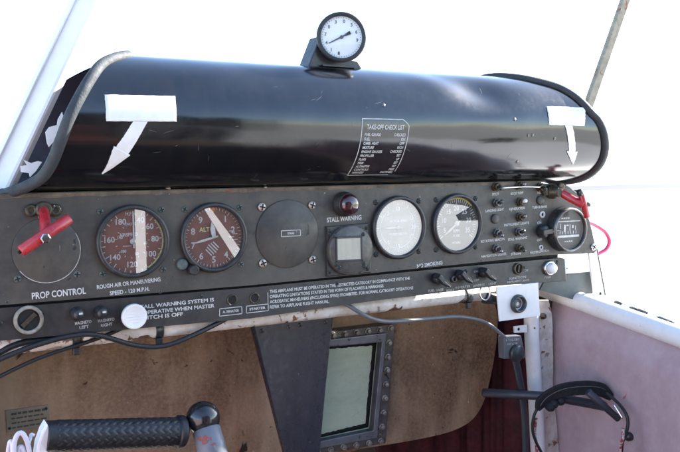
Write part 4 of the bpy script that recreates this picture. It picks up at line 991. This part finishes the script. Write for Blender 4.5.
# stick with ball
ZK2 = 60
b = U(203, 418.2, ZK2); e = U(219, 475, ZK2 + 30)
t = thing('control_lever', 'grey lever with a glossy black ball knob, right of the rubber grip', 'lever', e)
dv = (b - e).normalized()
mb = MB(); prof = [(17.2 * math.sin(math.pi * k / 20), -17.2 * math.cos(math.pi * k / 20)) for k in range(21)]; prof[0] = (0, -17.2); prof[-1] = (0, 17.2)
mb.lathe(b, dv, prof, 40, cap=False).build('ball_knob', 'ball', t)
MB().lathe(e, dv, [(14.6, 0), (14.2, (b - e).length - 12.5), (13.2, (b - e).length - 11.5)], 32).build('rod', 'rod', t)

vw = (CAM - b); vw = (vw - dv * vw.dot(dv)).normalized(); sd = dv.cross(vw); Lr = (b - e).length
def rodp(h, a_, off=.15): return e + dv * h + (vw * math.cos(a_) + sd * math.sin(a_)) * (14.3 + off)
mb = MB(); rng = random.Random(9)
for h0_, a0_, w_, n_ in ((Lr - 24, -.25, 5, 14), (Lr - 20, -.65, 3, 9), (Lr - 30, .2, 2.2, 8)):
    o_ = [rodp(h0_ + math.sin(2 * math.pi * k / n_) * w_ * rng.uniform(.45, 1.1), a0_ + math.cos(2 * math.pi * k / n_) * w_ * .085 * rng.uniform(.6, 1.3)) for k in range(n_)]
    mb.add([rodp(h0_, a0_, .25)] + o_, [[0, 1 + k, 1 + (k + 1) % n_] for k in range(n_)])
ROD = [q for q in t.children if q.name.startswith('rod')][0]; mb.build('paint_scuff', 'scuff', ROD)

# ------------------------------------------------------------------ cockpit behind the camera, seen in the gloss and in the dial glasses
def planks(name, polys, y0, y1, mat, label, cat):
    mb = MB()
    for p in polys: mb.prism(p, -y1, -y0)
    return mb.build(name, mat, None, loc=(polys[0][0][0], polys[0][0][1], -y0), label=label, category=cat)
Z0 = -1300
rear = MB()  # unseen wall; its slits are shaped to throw the stripes into the dials
def wallpoly(p): rear.prism(p, 1300, 1304)
wallpoly([(-640, -560), (366, -560), (366, 480), (-640, 480)])
wallpoly([(395, -560), (662, -560), (662, -212), (640, -175), (554, -36), (530, 2), (395, 30)])
wallpoly([(395, 40), (540, 8), (572, -34), (626, -105), (654, -146), (676, -178), (700, -160), (700, 300), (395, 480)])
rear.build('stripe_slit_bulkhead', 'dark_wall', None, loc=(-640, -560, 1300), label='unseen dark rear cabin bulkhead, its slits added to mirror as stripes in the dial glasses', category='bulkhead')
mb = MB(); mb.prism([(584, 12), (592, 30), (664, 34), (668, -18), (612, -17), (606, -8), (634, 4), (620, 8)], 244, 256); mb.build('dark_reflection_plate', 'dark_wall', None, loc=(584, 12, 250), label='unseen dark plate added to the right, shaped to darken part of the tachometer reflection', category='reflection plate')  # added out of view, outline shaped for the dark patch in the tachometer
mb = MB(); mb.box((0, -580, 560), (1300, 20, 1560)); mb.build('cabin_floor', 'floor', None, loc=(0, -580, 560), label='tan cabin floor below the panel', category='floor', kind='structure')
mb = MB(); mb.box((15, -420, 1020), (420, 120, 440), 0, 40); mb.box((15, -190, 1235), (420, 420, 90), 0, 40); mb.build('pilot_seat', 'seat', None, loc=(210, -480, 1020), label='oxblood vinyl seat in front of the rear bulkhead', category='seat')
mb = MB(); mb.box((-560, -330, 650), (14, 480, 1250)); mb.build('cabin_side_panel', 'mauve', None, loc=(-560, -570, 650), label='left cabin side panel behind the camera', category='side panel')

# ------------------------------------------------------------------ ground
def sheet(name, x0, x1, z0, z1, y, mat, n=1):
    mb = MB(); mb.add([(x0, y, z0), (x1, y, z0), (x1, y, z1), (x0, y, z1)], [[0, 3, 2, 1]]); o = mb.build(name, mat, None, loc=(0, y, 0), kind='structure', label=name.replace('_', ' ')); return o
sheet('ground', -4e6, 4e6, -4e6, 4e6, -1300, 'ground')
sheet('asphalt_road', -60000, 200000, -34500, -28500, -1294, 'grass')

# ------------------------------------------------------------------ light
SUN = Vector((.93, .06, .50)).normalized()      # Blender axes, towards the sun
w = bpy.data.worlds.new('World'); S.world = w; w.use_nodes = True
nt = w.node_tree; bg = nt.nodes['Background']; sk = nt.nodes.new('ShaderNodeTexSky'); sk.sky_type = 'NISHITA'; sk.sun_disc = False
sk.sun_elevation = math.asin(SUN.z); sk.sun_rotation = math.atan2(SUN.x, SUN.y); sk.air_density = 1.0; sk.dust_density = .5; sk.ozone_density = 2.0
nt.links.new(sk.outputs[0], bg.inputs[0]); bg.inputs[1].default_value = .12
sl_ = bpy.data.lights.new('sun', 'SUN'); sl_.energy = 4.5; sl_.angle = R(.5); sl_.color = (1, .96, .9)
so = bpy.data.objects.new('sun', sl_); COL.objects.link(so); so.rotation_euler = SUN.to_track_quat('Z', 'Y').to_euler(); so.location = (3, 2, 4)

# ------------------------------------------------------------------ camera
cd = bpy.data.cameras.new('camera'); cam = bpy.data.objects.new('camera', cd); COL.objects.link(cam); S.camera = cam
cd.sensor_width = 36; cd.lens = 36 * F / 680; cd.clip_start = .02; cd.clip_end = 20000
A = Matrix(((1, 0, 0), (0, 0, -1), (0, 1, 0)))
cam.matrix_world = Matrix.Translation(W(CAM)) @ (A @ ROT).to_4x4()
S.view_settings.view_transform = 'Standard'; S.view_settings.look = 'None'; S.view_settings.gamma = 1; S.view_settings.exposure = 2.45
S.render.resolution_x = 1024; S.render.resolution_y = 681
S.cycles.max_bounces = 8; S.cycles.transparent_max_bounces = 12
